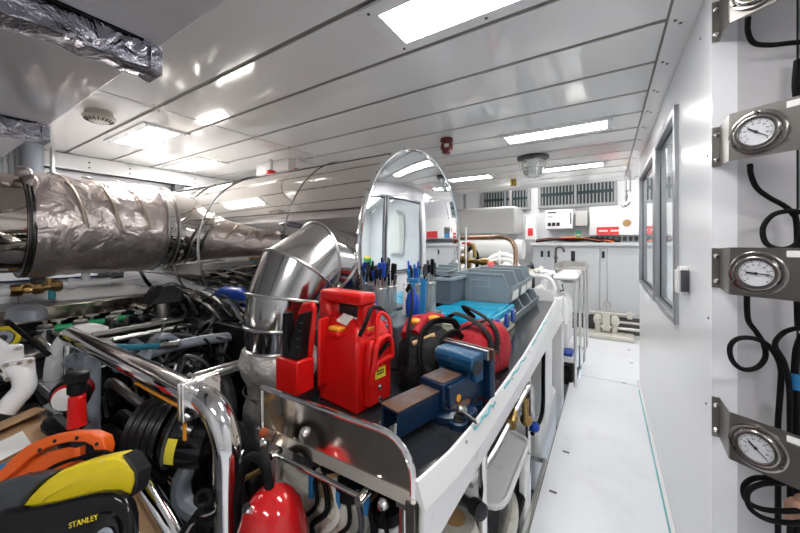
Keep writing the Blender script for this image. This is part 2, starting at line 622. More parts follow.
# switch box on the right wall
t = T('light_switch', 'white switch box with open cover on the wall beside the window', 'switch', (0.28, 1.84, 1.25))
MB('white_enamel').box(0.262, 0.2895, 1.80, 1.885, 1.235, 1.355).build('housing', t, bevel=0.006)
MB('white_enamel').box(0.252, 0.2615, 1.81, 1.875, 1.24, 1.34).build('cover', t, bevel=0.003)
MB('engine_grey').box(0.262, 0.288, 1.79, 1.7995, 1.25, 1.34).build('hinge', t)

# ================================================================ ducts overhead
b = MB('soffit').box(-4.3, -0.93, -1.5, 0.53, 2.15, 2.315)
tag(b.build('ceiling_duct', bevel=0.003), 'wide flat glossy duct hanging under the ceiling nearest the camera', 'duct')


def foil_beam(x0, x1, y1, label):
    b = MB('foil')
    n, rings = 34, []
    for i in range(n + 1):
        y = -1.3 + (y1 + 1.3) * i / n
        r = []
        for cx, cz in ((0, 0), (.5, -.06), (1, 0), (1.03, .5), (1, 1), (.5, 1), (0, 1), (-.03, .5)):
            j = rnd.uniform(-.006, .006)
            r.append((x0 + (x1 - x0) * cx + j, y, 2.062 + 0.086 * cz + (rnd.uniform(-.006, .006) if cz < 1 else 0)))
        rings.append(r)
    b.loft(rings)
    t = tag(b.build('foil_wrapped_duct', smooth=60), label, 'duct')
    MB('rubber').box(x0 - .02, x1 + .012, -1.3, y1 - .02, 2.146, 2.1495).build('gasket', t)
    MB('foil').loft([[(x0 - .005, y1, 2.06), (x1 + .008, y1, 2.062), (x1 + .015, y1, 2.14), (x0 - .01, y1, 2.14)],
                     [(x0 + .01, y1 + .03, 2.045), (x1 + .01, y1 + .035, 2.05), (x1 + .02, y1 + .03, 2.142), (x0, y1 + .03, 2.142)]]).build('end_flap', t)


foil_beam(-1.44, -1.345, 0.50, 'crinkled foil-wrapped duct with a folded open end under the nearest flat duct')
foil_beam(-2.89, -2.78, 0.50, 'crinkled foil-wrapped duct above the wrapped exhaust pipe')

# ================================================================ ceiling fittings
t = T('smoke_detector', 'round off-white smoke detector on the ceiling', 'detector', (-2.83, 0.77, 2.255))
MB('cream_paint').lathe([(0.07, 0.065), (0.075, 0.04), (0.055, 0.035)], (-2.83, 0.77, 2.255)).build('base', t)
b = MB('cream_paint').lathe([(0.085, 0.034), (0.088, 0.022), (0.07, 0.008), (0.05, 0.0)], (-2.83, 0.77, 2.255)).m('ink')
for i in range(20):
    a = 2 * PI * i / 20
    b.bar((-2.83 + .052 * math.cos(a), .77 + .052 * math.sin(a), 2.2555), (-2.83 + .076 * math.cos(a), .77 + .076 * math.sin(a), 2.2655), 0.006, 0.006)
b.build('vented_cap', t)

t = T('alarm_sounder', 'dark maroon alarm horn hanging from the ceiling above the silencer end', 'alarm', (-1.12, 2.5, 2.2))
p = Vector((-1.12, 2.5, 0))
MB('maroon').lathe([(0.05, 2.32), (0.055, 2.30), (0.045, 2.285)], p).build('base', t)
b = MB('maroon').lathe([(0.03, 2.285), (0.05, 2.27), (0.052, 2.235), (0.038, 2.225), (0.036, 2.2), (0.03, 2.195)], p).m('paper').box(-1.115, -1.08, 2.44, 2.448, 2.235, 2.262)
b.build('horn', t)

t = T('bulkhead_lamp', 'round glass bulkhead lamp with grey rim on the ceiling', 'lamp', (-0.625, 3.48, 2.12))
p = Vector((-0.625, 3.48, 0))
MB('engine_grey').lathe([(0.145, 2.32), (0.15, 2.30), (0.12, 2.285)], p).build('mounting_ring', t)
MB('glass').lathe([(0.10, 2.284), (0.105, 2.22), (0.09, 2.16), (0.05, 2.128), (0.001, 2.12)], p).build('glass_dome', t)
MB('white_enamel').lathe([(0.05, 2.284), (0.045, 2.23), (0.03, 2.18), (0.001, 2.17)], p).build('bulb', t)
b = MB('steel')
for k in range(4):
    a = PI * k / 2 + .4
    b.tube([(p.x + math.cos(a) * .118, p.y + math.sin(a) * .118, 2.284), (p.x + math.cos(a) * .12, p.y + math.sin(a) * .12, 2.20), (p.x + math.cos(a) * .09, p.y + math.sin(a) * .09, 2.135), (p.x, p.y, 2.108)], .005, 6)
b.torus((p.x, p.y, 2.2), (0, 0, 1), .12, .005)
b.build('guard', t)

o = MB('brass').box(-1.11, -1.04, 4.57, 4.63, 2.24, 2.32).m('yellow').box(-1.10, -1.05, 4.55, 4.57, 2.25, 2.31).m('ink').box(-1.08, -1.07, 4.545, 4.55, 2.25, 2.31).build('warning_beacon', bevel=.005)
tag(o, 'small yellow and black fitting on the ceiling above the back grilles', 'beacon')

t = T('junction_housing', 'white box hanging from the ceiling over the silencer with two red fittings', 'box', (-3.0, 2.3, 2.12))
MB('white_enamel').box(-3.25, -2.72, 2.2, 2.5, 2.20, 2.32, 0).build('housing', t, bevel=0.006)
for x, y in ((-2.93, 2.15), (-2.64, 2.25)):
    MB('beacon_red').lathe([(0.045, 0), (0.05, 0.015), (0.05, 0.05), (0.03, 0.06)], (x, y, 2.15)).m('white_enamel').cyl((x, y, 2.21), (x, y, 2.32), 0.02).build('beacon', t)

# ================================================================ back of the room
b = MB('cabinet')
t = T('back_cabinets', 'long row of pale grey cabinets across the far end of the aisle', 'cabinet', (0.2, 6.4, 0))
b = MB('cabinet').box(-1.15, 2.5, 6.33, 6.74, 0.28, 1.42)
b.m('dark_steel').box(-1.1, 2.5, 6.38, 6.7, 0.0, 0.28)
b.build('body', t)
xs = [-1.14, -0.93, -0.10, 0.0, 0.95, 1.9]
for i in range(5):
    d = MB('cabinet').box(xs[i] + .006, xs[i + 1] - .006, 6.31, 6.329, 0.33, 1.38).build('door', t, bevel=0.004)
    hx = xs[i] + .06 if i in (1,) else xs[i + 1] - .05
    MB('ink').cyl((hx, 6.30, 1.31), (hx, 6.31, 1.31), 0.022, n=12).box(hx - .02, hx + .02, 6.295, 6.31, 1.22, 1.30).build('latch', d)
d = MB('ink').box(-0.52, -0.46, 6.30, 6.31, 1.14, 1.33).build('handle', t, bevel=.004)
MB('cabinet_top').box(-1.17, 2.5, 6.27, 6.74, 1.42, 1.47).build('worktop', t, bevel=.006)
# low white pump in front of the cabinets
t = T('floor_pump', 'small off-white double pump with handwheel standing before the far cabinets', 'pump', (0.0, 6.1, 0))
WLOC[t.name] = Vector((-.5, 6.1, 0))
MB('cream_paint').box(-0.95, -0.15, 5.85, 6.2, 0.0, 0.07).build('base', t, bevel=.02)
MB('cream_paint').ball((-.62, 6.05, .26), .065, 1, 1, 1.5).ball((-.40, 6.05, .26), .065, 1, 1, 1.5).box(-.56, -.46, 6.0, 6.1, .1, .36).cyl((-.62, 6.05, .06), (-.62, 6.05, .2), .04).cyl((-.40, 6.05, .06), (-.40, 6.05, .2), .04).build('pump_body', t)
MB('cream_paint').cyl((-.78, 6.05, .37), (-.15, 6.05, .37), .018).box(-.80, -.74, 6.0, 6.1, .32, .42).box(-.24, -.18, 6.0, 6.1, .32, .42).build('manifold', t)
MB('steel').torus((-.5, 6.05, .5), (0, 1, 0), .05, .012).cyl((-.5, 6.05, .4), (-.5, 6.05, .5), .012).build('handwheel', t)
o = MB('steel').tube([(-0.1, 6.15, 0.13), (1.5, 6.15, 0.13)], .025, k=1).tube([(-0.1, 6.2, 0.22), (1.5, 6.2, 0.22)], .02, k=1).build('floor_pipe')
tag(o, 'pair of steel pipes along the floor below the far cabinets', 'pipe')

# things above the worktop
t = T('wall_panel', 'bright white wall panel with red and blue stickers above the far worktop', 'panel', (0.6, 6.7, 1.55))
MB('white_enamel').box(-0.26, 1.9, 6.62, 6.745, 1.60, 2.10).build('board', t, bevel=.004)
MB('red_sign').box(-.15, .17, 6.612, 6.62, 1.605, 1.74).m('paper').box(-.12, .01, 6.61, 6.612, 1.66, 1.69).box(.05, .17, 6.61, 6.612, 1.66, 1.69).build('sticker', t, label='red sticker')
MB('light_blue').box(.55, .78, 6.612, 6.62, 1.61, 1.72).m('clear_plastic').box(.50, .78, 6.613, 6.62, 1.721, 1.86).build('sticker', t, label='blue and grey sticker')
MB('red_sign').box(1.08, 1.5, 6.612, 6.62, 1.61, 1.78).build('sticker', t, label='red sticker')
MB('wood').lathe([(0.06, 0), (0.05, 0.02)], (.28, 6.62, 1.80), (0, -1, 0)).build('round_badge', t)
t = T('electrical_box', 'pale electrical cabinet with small display above the far worktop', 'electrical cabinet', (-0.7, 6.4, 1.72))
MB('white_enamel').box(-0.94, -0.50, 6.4, 6.7, 1.72, 2.06).build('housing', t, bevel=.008)
MB('tank_grey').box(-0.46, -0.28, 6.42, 6.7, 1.76, 2.02).build('side_housing', t, bevel=.008)
b = MB('ink')
for k in range(3):
    b.box(-.90 + .07 * k, -.845 + .07 * k, 6.394, 6.4, 1.77, 1.83)
b.box(-.90, -.76, 6.396, 6.4, 2.00, 2.02).box(-.90, -.82, 6.396, 6.4, 1.93, 1.94).box(-.54, -.525, 6.394, 6.4, 1.8, 2.0)
b.build('display', t)
o = MB('white_enamel').box(-1.28, -1.08, 6.3, 6.5, 1.53, 1.95, .03).m('red_sign').box(-1.22, -1.13, 6.29, 6.31, 1.60, 1.74).build('hose_box', bevel=.02)
tag(o, 'white rounded box with red mark at the end of the far worktop', 'box')
o = MB('green_sign').box(-.46, -.38, 6.5, 6.52, 1.57, 1.68).m('paper').box(-.45, -.39, 6.498, 6.50, 1.6, 1.62).build('exit_marker')
tag(o, 'small green square sign above the cables on the far worktop', 'sign')
cols = ['rubber', 'rubber', 'orange', 'rubber', 'rubber', 'orange', 'engine_grey', 'rubber']
cn_ = ['lowest black', 'second black', 'orange', 'third black', 'fourth black', 'rear orange', 'grey', 'rearmost black']
for i, c in enumerate(cols):
    z = 1.49 + .012 * (i % 4)
    y = 6.42 + .03 * (i // 2)
    o = MB(c).hose([(-1.1, y, z), (-.8, y + .02, z + .03), (-.5, y, z + .01 + .02 * (i % 3)), (-.3 + .03 * i, y - .02, z + .02), (-.1 + .04 * i, y, 1.485)], .014, 6).build('cable')
    tag(o, cn_[i] + ' cable in the bundle lying along the far worktop', 'cable', 'cables on the far worktop')
b = MB('engine_grey')
for i in range(26):
    b.box(-.25 + .08 * i, -.20 + .08 * i, 6.70, 6.72, 1.50, 1.58)
tag(b.build('vent_strip'), 'dark slotted strip between the far worktop and the white panel', 'vent')

# louvres
def louver(x0, x1, z0, z1, y, label):
    t = T('louver_grille', label, 'grille', ((x0 + x1) / 2, y, z0), 'dark slotted grilles under the far ceiling')
    e = .05
    b = MB('louver_frame').box(x0 - e, x0, y - .03, y + .03, z0 - e, z1 + e).box(x1, x1 + e, y - .03, y + .03, z0 - e, z1 + e)
    b.box(x0, x1, y - .03, y + .03, z0 - e, z0).box(x0, x1, y - .03, y + .03, z1, z1 + e).box((x0 + x1) / 2 - .02, (x0 + x1) / 2 + .02, y - .03, y + .03, z0, z1)
    b.build('frame', t)
    MB('louver_dark').box(x0, x1, y + .022, y + .03, z0, z1).build('backing', t)
    b = MB('louver_frame')
    n = int((x1 - x0) / .055)
    for i in range(n):
        xx = x0 + (x1 - x0) * (i + .5) / n
        b.box(xx - .009, xx + .009, y - .01, y + .02, z0, z1)
    b.m('louver_dark').box(x0, x1, y - .015, y - .011, z0 + (z1 - z0) * .45, z0 + (z1 - z0) * .6)
    b.build('slats', t)


louver(-1.06, .10, 2.17, 2.55, 6.69, 'dark slotted grille high on the back wall above the white panel')
louver(-2.15, -1.3, 2.17, 2.5, 6.69, 'dark slotted grille above the grey horizontal tank')
t = T('silencer_tube', 'small bent chrome pipe hanging under the back ceiling by the aisle', 'pipe', (.27, 6.0, 2.0))
MB('chrome').tube([(.27, 6.0, 2.79), (.27, 6.0, 2.15), (.25, 5.98, 2.05), (.20, 5.95, 2.02)], .035).torus((.27, 6.0, 2.25), (0, 0, 1), .038, .008).torus((.27, 6.0, 2.15), (0, 0, 1), .038, .008).build('pipe_body', t)

# grey duct and white machinery behind the bench
o = MB('tank_grey').box(-2.6, -1.34, 5.9, 6.5, 1.62, 2.12).build('air_duct', bevel=.04)
tag(o, 'glossy pale grey duct below the far grille', 'duct')
for x in (-2.4, -1.5):
    MB('steel').box(x - .02, x + .02, 6.18, 6.22, 2.115, 2.80).build('hanger', o)
o = MB('white_enamel').cyl((-2.5, 5.6, 1.36), (-1.15, 5.6, 1.36), .16, n=28).torus((-1.9, 5.6, 1.36), (1, 0, 0), .165, .012).torus((-1.25, 5.6, 1.36), (1, 0, 0), .165, .012).build('water_tank')
tag(o, 'white horizontal cylindrical tank beneath the pale grey duct', 'tank')
for x in (-2.3, -1.45):
    MB('white_enamel').box(x - .04, x + .04, 5.5, 5.7, -.3, 1.24).build('leg', o)

# ================================================================ gauge panels on the column
def gauge_panel(zc, words, needle, label, sized=0.066):
    hz = .069
    e = Vector((.84, -.54, 0)).normalized()
    nrm = Vector((-.54, -.84, 0)).normalized()
    o = Vector((.305, 1.33, zc))
    t = T('pressure_gauge_mount', label, 'gauge', (o.x, o.y, zc - hz), 'steel gauge panels on the column')
    A = Vector((.294, 1.4485, zc))
    b = MB('plate_steel')
    b.box(.2885, .309, 1.4435, 1.4495, zc - .062, zc + .066)
    b.prism([(.3065, 1.447, zc - .062), (.3065, 1.447, zc + .066), (.3025, 1.33, zc + hz), (.3025, 1.33, zc - hz)], (.0025, 0, 0))
    b.build('bracket', t, bevel=.001)
    for dz in (.04, -.04):
        MB('chrome').lathe([(.008, 0), (.008, .003), (.005, .007), (.001, .008)], (.298, 1.4436, zc + dz), (0, -1, 0), n=12).build('screw', t)
    p = [o + e * s_ + Vector((0, 0, z)) for s_, z in ((0, -hz), (.28, -hz), (.28, hz), (0, hz))]
    MB('plate_steel').prism(p, -nrm * .003).build('plate', t)
    c = o + e * .0575 + Vector((0, 0, -.002)) + nrm * .0005
    G = MB('gauge_steel').lathe([(.059, 0), (.060, .003), (.056, .005), (.048, .004), (.0465, .012), (.0435, .014), (.036, .012), (.0355, .008), (.001, .008)], c, nrm, n=48)
    for k in range(3):
        a = 2 * PI * k / 3 + PI / 2
        q = c + e * math.cos(a) * .054 + Vector((0, 0, math.sin(a) * .054))
        G.cyl(q + nrm * .006, q + nrm * .011, .004, n=8)
    G = G.build('gauge', t, smooth=50)
    MB('dial').cyl(c + nrm * .0082, c + nrm * .0095, .0353, n=40).build('dial', G)
    b = MB('ink')
    zz = Vector((0, 0, 1))
    for k in range(28):
        a = math.radians(225 - 270 * k / 27)
        u = e * math.cos(a) + zz * math.sin(a)
        r0 = .0285 if k % 3 == 0 else .031
        b.bar(c + nrm * .0097 + u * r0, c + nrm * .0097 + u * .0335, .0011 if k % 3 else .0018, .0006, nrm)
    b.build('scale', G)
    for k in range(9):
        a = math.radians(225 - 270 * k * 3 / 27)
        u = e * math.cos(a) + zz * math.sin(a)
        text_mesh('numeral', str(k * 10), .0068, frame(c + nrm * .0097 + u * .0232, e, zz), 'ink', G, .0003)
    a = math.radians(needle)
    u = e * math.cos(a) + zz * math.sin(a)
    b = MB('ink').bar(c + nrm * .0115 - u * .020, c + nrm * .0115 + u * .002, .0048, .001, nrm).bar(c + nrm * .0115, c + nrm * .0115 + u * .029, .0022, .001, nrm)
    b.cyl(c + nrm * .0097, c + nrm * .013, .004, n=12)
    b.build('needle', G)
    l0 = o + e * .112 + Vector((0, 0, hz - .016)) + nrm * .0003
    pl = [l0 + e * s_ + zz * z for s_, z in ((0, -.0085), (.14, -.0085), (.14, .0085), (0, .0085))]
    L = MB('paper').prism(pl, nrm * .0012).build('name_plate', t)
    text_mesh('lettering', words, .0105, frame(l0 + e * .062 + nrm * .0014, e, zz), 'ink', L, .0003)
    return t


gauge_panel(1.45 + .312, 'CHILLER', -38, 'steel gauge panel third up the column, its needle pointing down to one side')
gauge_panel(1.45 - .079, 'AC CHILLER-SEA', -4, 'steel gauge panel second up the column, needle nearly level')
gauge_panel(1.45 - .562, 'AC CHILLER', -42, 'lowest steel gauge panel on the column')
gauge_panel(1.45 + .718, 'CHILLER', -25, 'topmost steel gauge panel, cut off by the edge of the picture')


def hoses(pts, r, name, label, cat='hose', Y=1.40, m='rubber', group=None):
    P = []
    for q in pts:
        yy = q[2] if len(q) > 2 else Y
        P.append(at(q[0], q[1], Y=yy))
    o = MB(m).tube(P, r, 12, 8).build(name, smooth=60)
    return tag(o, label, cat, group)


hoses([(748, 18, 1.33), (748, 32, 1.37), (754, 43, 1.39), (770, 45, 1.40), (790, 43, 1.40), (815, 41, 1.40)], .0068, 'gauge_hose', 'black hose curling out below the topmost gauge panel')
hoses([(750, 165, 1.33), (751, 175, 1.36), (757, 188, 1.38), (770, 198, 1.39), (783, 205, 1.40), (792, 213, 1.40), (797, 228, 1.40), (797, 300, 1.40), (798, 330, 1.41)], .0068, 'gauge_hose', 'black hose dropping diagonally between the third and second gauge panels')
hoses([(805, 213, 1.38), (790, 211, 1.38), (773, 215, 1.38), (763, 228, 1.38), (766, 243, 1.375), (780, 249, 1.37), (795, 245, 1.37), (803, 232, 1.36), (806, 214, 1.36)], .0068, 'gauge_hose', 'loop of black hose just above the second gauge panel')
hoses([(747, 292, 1.33), (747, 310, 1.37), (749, 322, 1.39), (757, 333, 1.40), (764, 345, 1.40), (765, 358, 1.40), (756, 368, 1.39), (742, 369, 1.38), (732, 360, 1.375), (730, 347, 1.375), (737, 339, 1.38), (751, 338, 1.38), (765, 343, 1.38), (775, 354, 1.39), (781, 370, 1.40), (780, 395, 1.40), (778, 425, 1.41), (778, 470, 1.41), (778, 540, 1.41)], .0068, 'gauge_hose', 'black hose with a round loop below the second gauge panel')
hoses([(806, 328, 1.37), (793, 329, 1.37), (782, 334, 1.38), (775, 345, 1.37), (784, 362, 1.37), (789, 385, 1.38), (790, 420, 1.41), (790, 540, 1.41)], .0066, 'gauge_hose', 'black hose arching in from the edge below the second gauge panel')
hoses([(803, 335, 1.41), (797, 350, 1.42), (795, 380, 1.42), (797, 420, 1.42), (796, 540, 1.42)], .009, 'gauge_hose', 'thick black hose running straight down nearest the picture edge')
hoses([(757, 460, 1.30), (764, 472, 1.33), (775, 479, 1.35), (790, 484, 1.37), (806, 487, 1.38)], .0066, 'gauge_hose', 'short black hose leaving the back of the lowest gauge panel')
hoses([(802, 476, 1.36), (780, 479, 1.35), (756, 478, 1.34), (744, 486, 1.34), (746, 500, 1.34), (762, 509, 1.34), (785, 511, 1.34), (806, 510, 1.36)], .0068, 'gauge_hose', 'upper of the two hose loops below the lowest gauge panel')
hoses([(804, 483, 1.34), (785, 483, 1.33), (762, 484, 1.32), (748, 492, 1.32), (750, 508, 1.32), (766, 519, 1.32), (790, 523, 1.33), (806, 522, 1.34)], .0068, 'gauge_hose', 'lower of the two hose loops below the lowest gauge panel')
hoses([(798, 60, 1.42), (796, 85, 1.42), (799, 110, 1.43)], .009, 'gauge_hose', 'black hose behind the upper two gauge panels at the picture edge')
q = at(798, 383, Y=1.40)
tag(MB('light_blue').cyl((q.x, q.y + .015, q.z - .022), (q.x, q.y + .015, q.z + .022), .015, n=14).build('hose_tape'), 'blue tape wrapped round the black hose on the column', 'tape')
q = at(798, 510, Y=1.37)
b = MB('skin_leather').ball(q, .03, .9, .8, 1.1).ball(q + Vector((.01, .0, .03)), .018, 1, .8, 1).ball(q + Vector((-.012, -.005, -.02)), .016, 1, .8, 1.4)
tag(b.build('rope_bundle'), 'brown frayed rope bundle by the hoses under the lowest gauge', 'rope')

# ================================================================ the big silencer
XE, YC, ZC, R0 = -1.005, 1.85, 1.415, 0.625
t = T('exhaust_silencer', 'huge mirror-polished horizontal silencer drum with a flat round end', 'silencer', (-2.6, YC, ZC - R0))
prof = []
L = 3.0
b = MB('mirror')
b.lathe([(.30, -.16), (.42, -.13), (.53, -.07), (.60, -.0), (R0, .12), (R0, L), (R0 + .004, L + .002), (R0 + .004, L + .0)], (XE - L, YC, ZC), (1, 0, 0), n=96)
b.build('shell', t, smooth=40)
b = MB('mirror_flat')
b.lathe([(R0 - .012, -.005), (R0 - .012, .002), (.55, .012), (.40, .020), (.2, .025), (.05, .026), (.001, .0262)], (XE + .005, YC, ZC), (1, 0, 0), n=96)
b.build('end_plate', t, smooth=60)
MB('chrome').torus((XE, YC, ZC), (1, 0, 0), R0 + .001, .012, n=96).build('rim', t)
for x in (-2.5, -2.9, -3.6):
    MB('steel').torus((x, YC, ZC), (1, 0, 0), R0 + .002, .006, n=96).build('hoop', t)
for a in (62, 100, 20, -20):
    a = math.radians(a)
    y, z = YC - math.cos(a) * (R0 + .001), ZC + math.sin(a) * (R0 + .001)
    MB('dark_steel').bar((XE - L + .1, y, z), (XE - .02, y, z), .006, .004, (0, -math.cos(a), math.sin(a))).build('seam', t)
MB('dark_steel').torus((-1.56, YC, ZC), (1, 0, 0), R0 + .001, .003, n=96).build('seam', t)
# elbow that leaves the drum towards the bench
def ring(c, d, r, n=40, sx=1):
    d = Vector(d).normalized()
    x = Vector((1, 0, 0)) if abs(d.x) < .5 else Vector((0, 1, 0))
    x = (x - d * x.dot(d)).normalized()
    y = d.cross(x)
    return [Vector(c) + x * math.cos(2 * PI * i / n) * r + y * math.sin(2 * PI * i / n) * r for i in range(n)]


EX = -1.245
t = T('exhaust_elbow', 'segmented polished steel elbow coming down from the silencer behind the red battery pack', 'pipe', (EX, 1.0, .9))
cs = [((EX - .02, .98, .985), (0, 0, 1), .145), ((EX - .01, .985, 1.08), (0, .06, 1), .162), ((EX + .005, 1.0, 1.20), (0, .22, 1), .18), ((EX + .02, 1.05, 1.31), (.1, .62, .8), .185),
      ((EX + .04, 1.14, 1.375), (.15, 1, .10), .18), ((EX + .06, 1.24, 1.345), (.15, .85, -.5), .18), ((EX + .07, 1.42, 1.25), (0, .8, -.6), .18)]
for k in range(len(cs) - 1):
    MB('elbow_steel').loft([ring(*cs[k]), ring(*cs[k + 1])]).build('segment', t, smooth=30)
for k in range(0, len(cs) - 1):
    c, d, r = cs[k]
    MB('steel').torus(c, d, r + .002, .006, n=48).build('band', t)
o = MB('wrap_dull')
rings = []
for i in range(24):
    z = .98 - i * .05
    r = .142 + .008 * math.sin(i * 1.3) + (.02 if i < 3 else 0) + rnd.uniform(-.006, .006)
    rings.append(ring((EX - .03 + .01 * math.sin(i * .7), .98, z), (0, 0, 1), r, 28))
o.loft(rings)
t = tag(o.build('lagged_pipe', smooth=60), 'upright pipe in crumpled grey foil lagging below the polished elbow', 'pipe')
for z in (.93, .80, .5, .25):
    MB('steel').torus((EX - .03, .98, z), (0, 0, 1), .152, .004).build('tie_wire', t)
# wrapped exhaust pipe running along the far engine
PX, PZ, PR = -3.0, 1.57, .315
t = T('exhaust_pipe', 'thick horizontal exhaust pipe wrapped in creased silver lagging with straps', 'pipe', (PX, .5, PZ - PR))
MB('mirror_warm').cyl((PX, -.6, PZ), (PX, .46, PZ), PR - .022, n=56).build('near_section', t)
b = MB('wrap')
rings = []
for i in range(30):
    y = .44 + .68 * i / 29
    x, yy, d = basis((0, 1, 0))
    q = []
    for j in range(56):
        a = 2 * PI * j / 56
        r = PR + .006 + .006 * math.sin(a * 5 + y * 18) * math.sin(y * 31 + a) + rnd.uniform(-.0025, .0025) - (.012 if i in (0, 29) else 0)
        q.append(Vector((PX, y, PZ)) + x * math.cos(a) * r + yy * math.sin(a) * r)
    rings.append(q)
b.loft(rings).build('lagging', t, smooth=70)
MB('mirror').cyl((PX, 1.11, PZ), (PX, 1.36, PZ), PR - .015, n=56).build('far_section', t)
for y in (.445, .462, 1.12, 1.19):
    MB('steel' if y > .5 else 'dark_steel').torus((PX, y, PZ), (0, 1, 0), PR + .002, .008, n=56).build('clamp_ring', t)
for y in (.58, .74, .90):
    P = []
    for k in range(9):
        a = math.radians(84 - 11 * k)
        P.append((PX + math.cos(a) * (PR + .014), y + .012 * k, PZ + math.sin(a) * (PR + .014)))
    b = MB('strap').tube(P, .009, 6, 3, squash=.35).m('steel').torus(P[3], (.5, 0, .8), .016, .003, n=10, m=6).torus(P[0], (0, 0, 1), .02, .004, n=10, m=6)
    b.build('strap', t)
b = MB('wrap').ball((PX + .16, .44, PZ + PR - .02), .045, 1, .8, .8).ball((PX + .22, .46, PZ + PR - .08), .035, .8, .8, 1.3)
b.build('clamp_fold', t)

# ================================================================ workbench
def BP(u, v, z):
    """bench coordinates: u to the engine side, v along the bench"""
    a = math.radians(1.2)
    return Vector((-.367 - u * math.cos(a) - v * math.sin(a), .636 - u * math.sin(a) + v * math.cos(a), z))


W, LN, HT = .575, 2.80, .90
WE = .525
t = T('workbench', 'long steel workbench with a black top and white painted apron beside the aisle', 'workbench', BP(W / 2, LN / 2, 0))
P = lambda u, v, z: BP(u, v, z)
VS = [0, .06, .14, .3, .6, 1.0, 1.5, 2.1, LN]


def bow(v):
    k = [(0, 0), (.12, -.022), (.37, -.038), (1.0, -.045), (1.8, -.030), (LN, 0)]
    for (a, p_), (b_, q_) in zip(k, k[1:]):
        if v <= b_:
            return p_ + (q_ - p_) * (v - a) / (b_ - a)
    return 0


MB('bench_top').prism([P(bow(v) + .004, v, HT - .02) for v in VS] + [P(W, LN, HT - .02), P(W, .16, HT - .02), P(WE, 0, HT - .02)], (0, 0, .02)).build('bench_surface', t)
# apron: lip, sloping flange, face
b = MB('white_paint')
sec = [(0.0, HT), (-.004, HT + .022), (-.012, HT + .022), (-.026, HT - .02), (-.030, HT - .035), (-.030, HT - .165), (-.024, HT - .165), (-.022, HT - .035), (.0, HT - .01)]
b.loft([[P(u + (bow(v) if z > .85 else .010 - .021 * v), v, z) for u, z in sec] for v in VS])
b.build('apron', t, smooth=20)
b = MB('teal_seal')
for v0, v1 in ((.28, .48), (.6, 1.0), (1.2, 1.9)):
    pts = [P(bow(v0 + (v1 - v0) * k / 8) - .0155 - .003 * math.sin(k * 1.9), v0 + (v1 - v0) * k / 8, HT + .0135 + .004 * math.sin(k * 2.3)) for k in range(9)]
    b.tube(pts, .0035, 6, 4)
b.build('sealant_bead', t)
for v in (.22, .45, .72, 1.1, 1.6, 2.2):
    q = P(bow(v) - .0165, v, HT + .008)
    MB('steel').lathe([(.006, 0), (.004, .004)], q, (.8, 0, .6), n=10).build('rivet', t)
# end splash: polished panel with rolled rim
RM = .11
rim = [(WE, HT - .02), (WE, HT + RM)] + [(.085 - .085 * math.sin(math.radians(a)), HT + RM - .085 + .085 * math.cos(math.radians(a))) for a in range(0, 91, 15)] + [(0, HT - .02)]
b = MB('plate_mirror').prism([P(u, -.002, z) for u, z in rim], (P(0, .004, 0) - P(0, 0, 0)))
b.build('end_splash', t)
MB('chrome').tube([P(u, 0, z) for u, z in rim], .008, 10, 1).build('rim', t)
b = MB('plate_mirror').prism([P(WE, -.014, HT - .03), P(0, -.014, HT - .03), P(0, -.004, HT - .005), P(WE, -.004, HT - .005)], (P(0, .005, 0) - P(0, 0, 0)))
b.build('folded_edge', t)
MB('plate_steel').bar(P(0.0, -.004, HT - .02), P(0, -.004, -.3), .022, .022, (0, 1, 0)).build('corner_post', t)
MB('plate_mirror').prism([P(W, .16, HT - .02), P(W, .16, HT + .02), P(W, LN, HT + .02), P(W, LN, HT - .02)], (-.004, 0, 0)).build('back_edge', t)
# rolled lip at the far end
rim2 = [(W, HT), (W, HT + RM), (.11, HT + RM)] + [(.11 - .11 * math.sin(math.radians(a)), HT + RM - .09 + .09 * math.cos(math.radians(a))) for a in range(15, 91, 15)] + [(0, HT)]
MB('white_paint').prism([P(u, LN, z) for u, z in rim2], (0, .012, 0)).build('far_splash', t)
# bar handle and bolts under the splash
b = MB('chrome').tube([P(.43, -.03, HT - .045), P(.12, -.03, HT - .045)], .0065, 12, 1)
b.cyl(P(.43, -.045, HT - .045), P(.43, -.01, HT - .045), .010).cyl(P(.12, -.045, HT - .045), P(.12, -.01, HT - .045), .011)
b.build('towel_bar', t)
for u, z in ((.50, -.045), (.34, .03), (.07, -.05)):
    MB('chrome').lathe([(.014, 0), (.012, .008), (.008, .014), (.001, .016)], P(u, -.013 if z < 0 else -.0015, HT + z), (0, -1, 0), n=14).build('bolt', t)
for v in (.02, .62, 1.6, 2.74):
    MB('chrome').cyl(P(.03, v, -.30), P(.03, v, HT - .02), .017).build('leg', t)
    MB('steel').cyl(P(WE - .03, v, -.30), P(WE - .03, v, HT - .02), .017).build('leg', t)
for u in (.03, W - .03):
    MB('steel').bar(P(u, 0, .86), P(u, LN, .86), .03, .03).build('rail', t)

# ================================================================ under the bench
t = T('drip_tray', 'white shallow tray with a raised rim under the workbench', 'tray', (-.48, 1.5, .33))
b = MB('white_paint')
pts = []
for cx, cy, a0 in ((-.42, 1.86, 0), (-.58, 1.86, 90), (-.58, 1.42, 180), (-.42, 1.42, 270)):
    for k in range(4):
        a = math.radians(a0 + 30 * k)
        pts.append((cx + .06 * math.cos(a), cy + .07 * math.sin(a), .33 + (-.36 - cx) * .25))
b.prism(pts, (0, 0, .015))
b.tube([Vector(q) + Vector((0, 0, .02)) for q in pts], .012, 8, 1, closed=True)
b.build('tray_body', t)
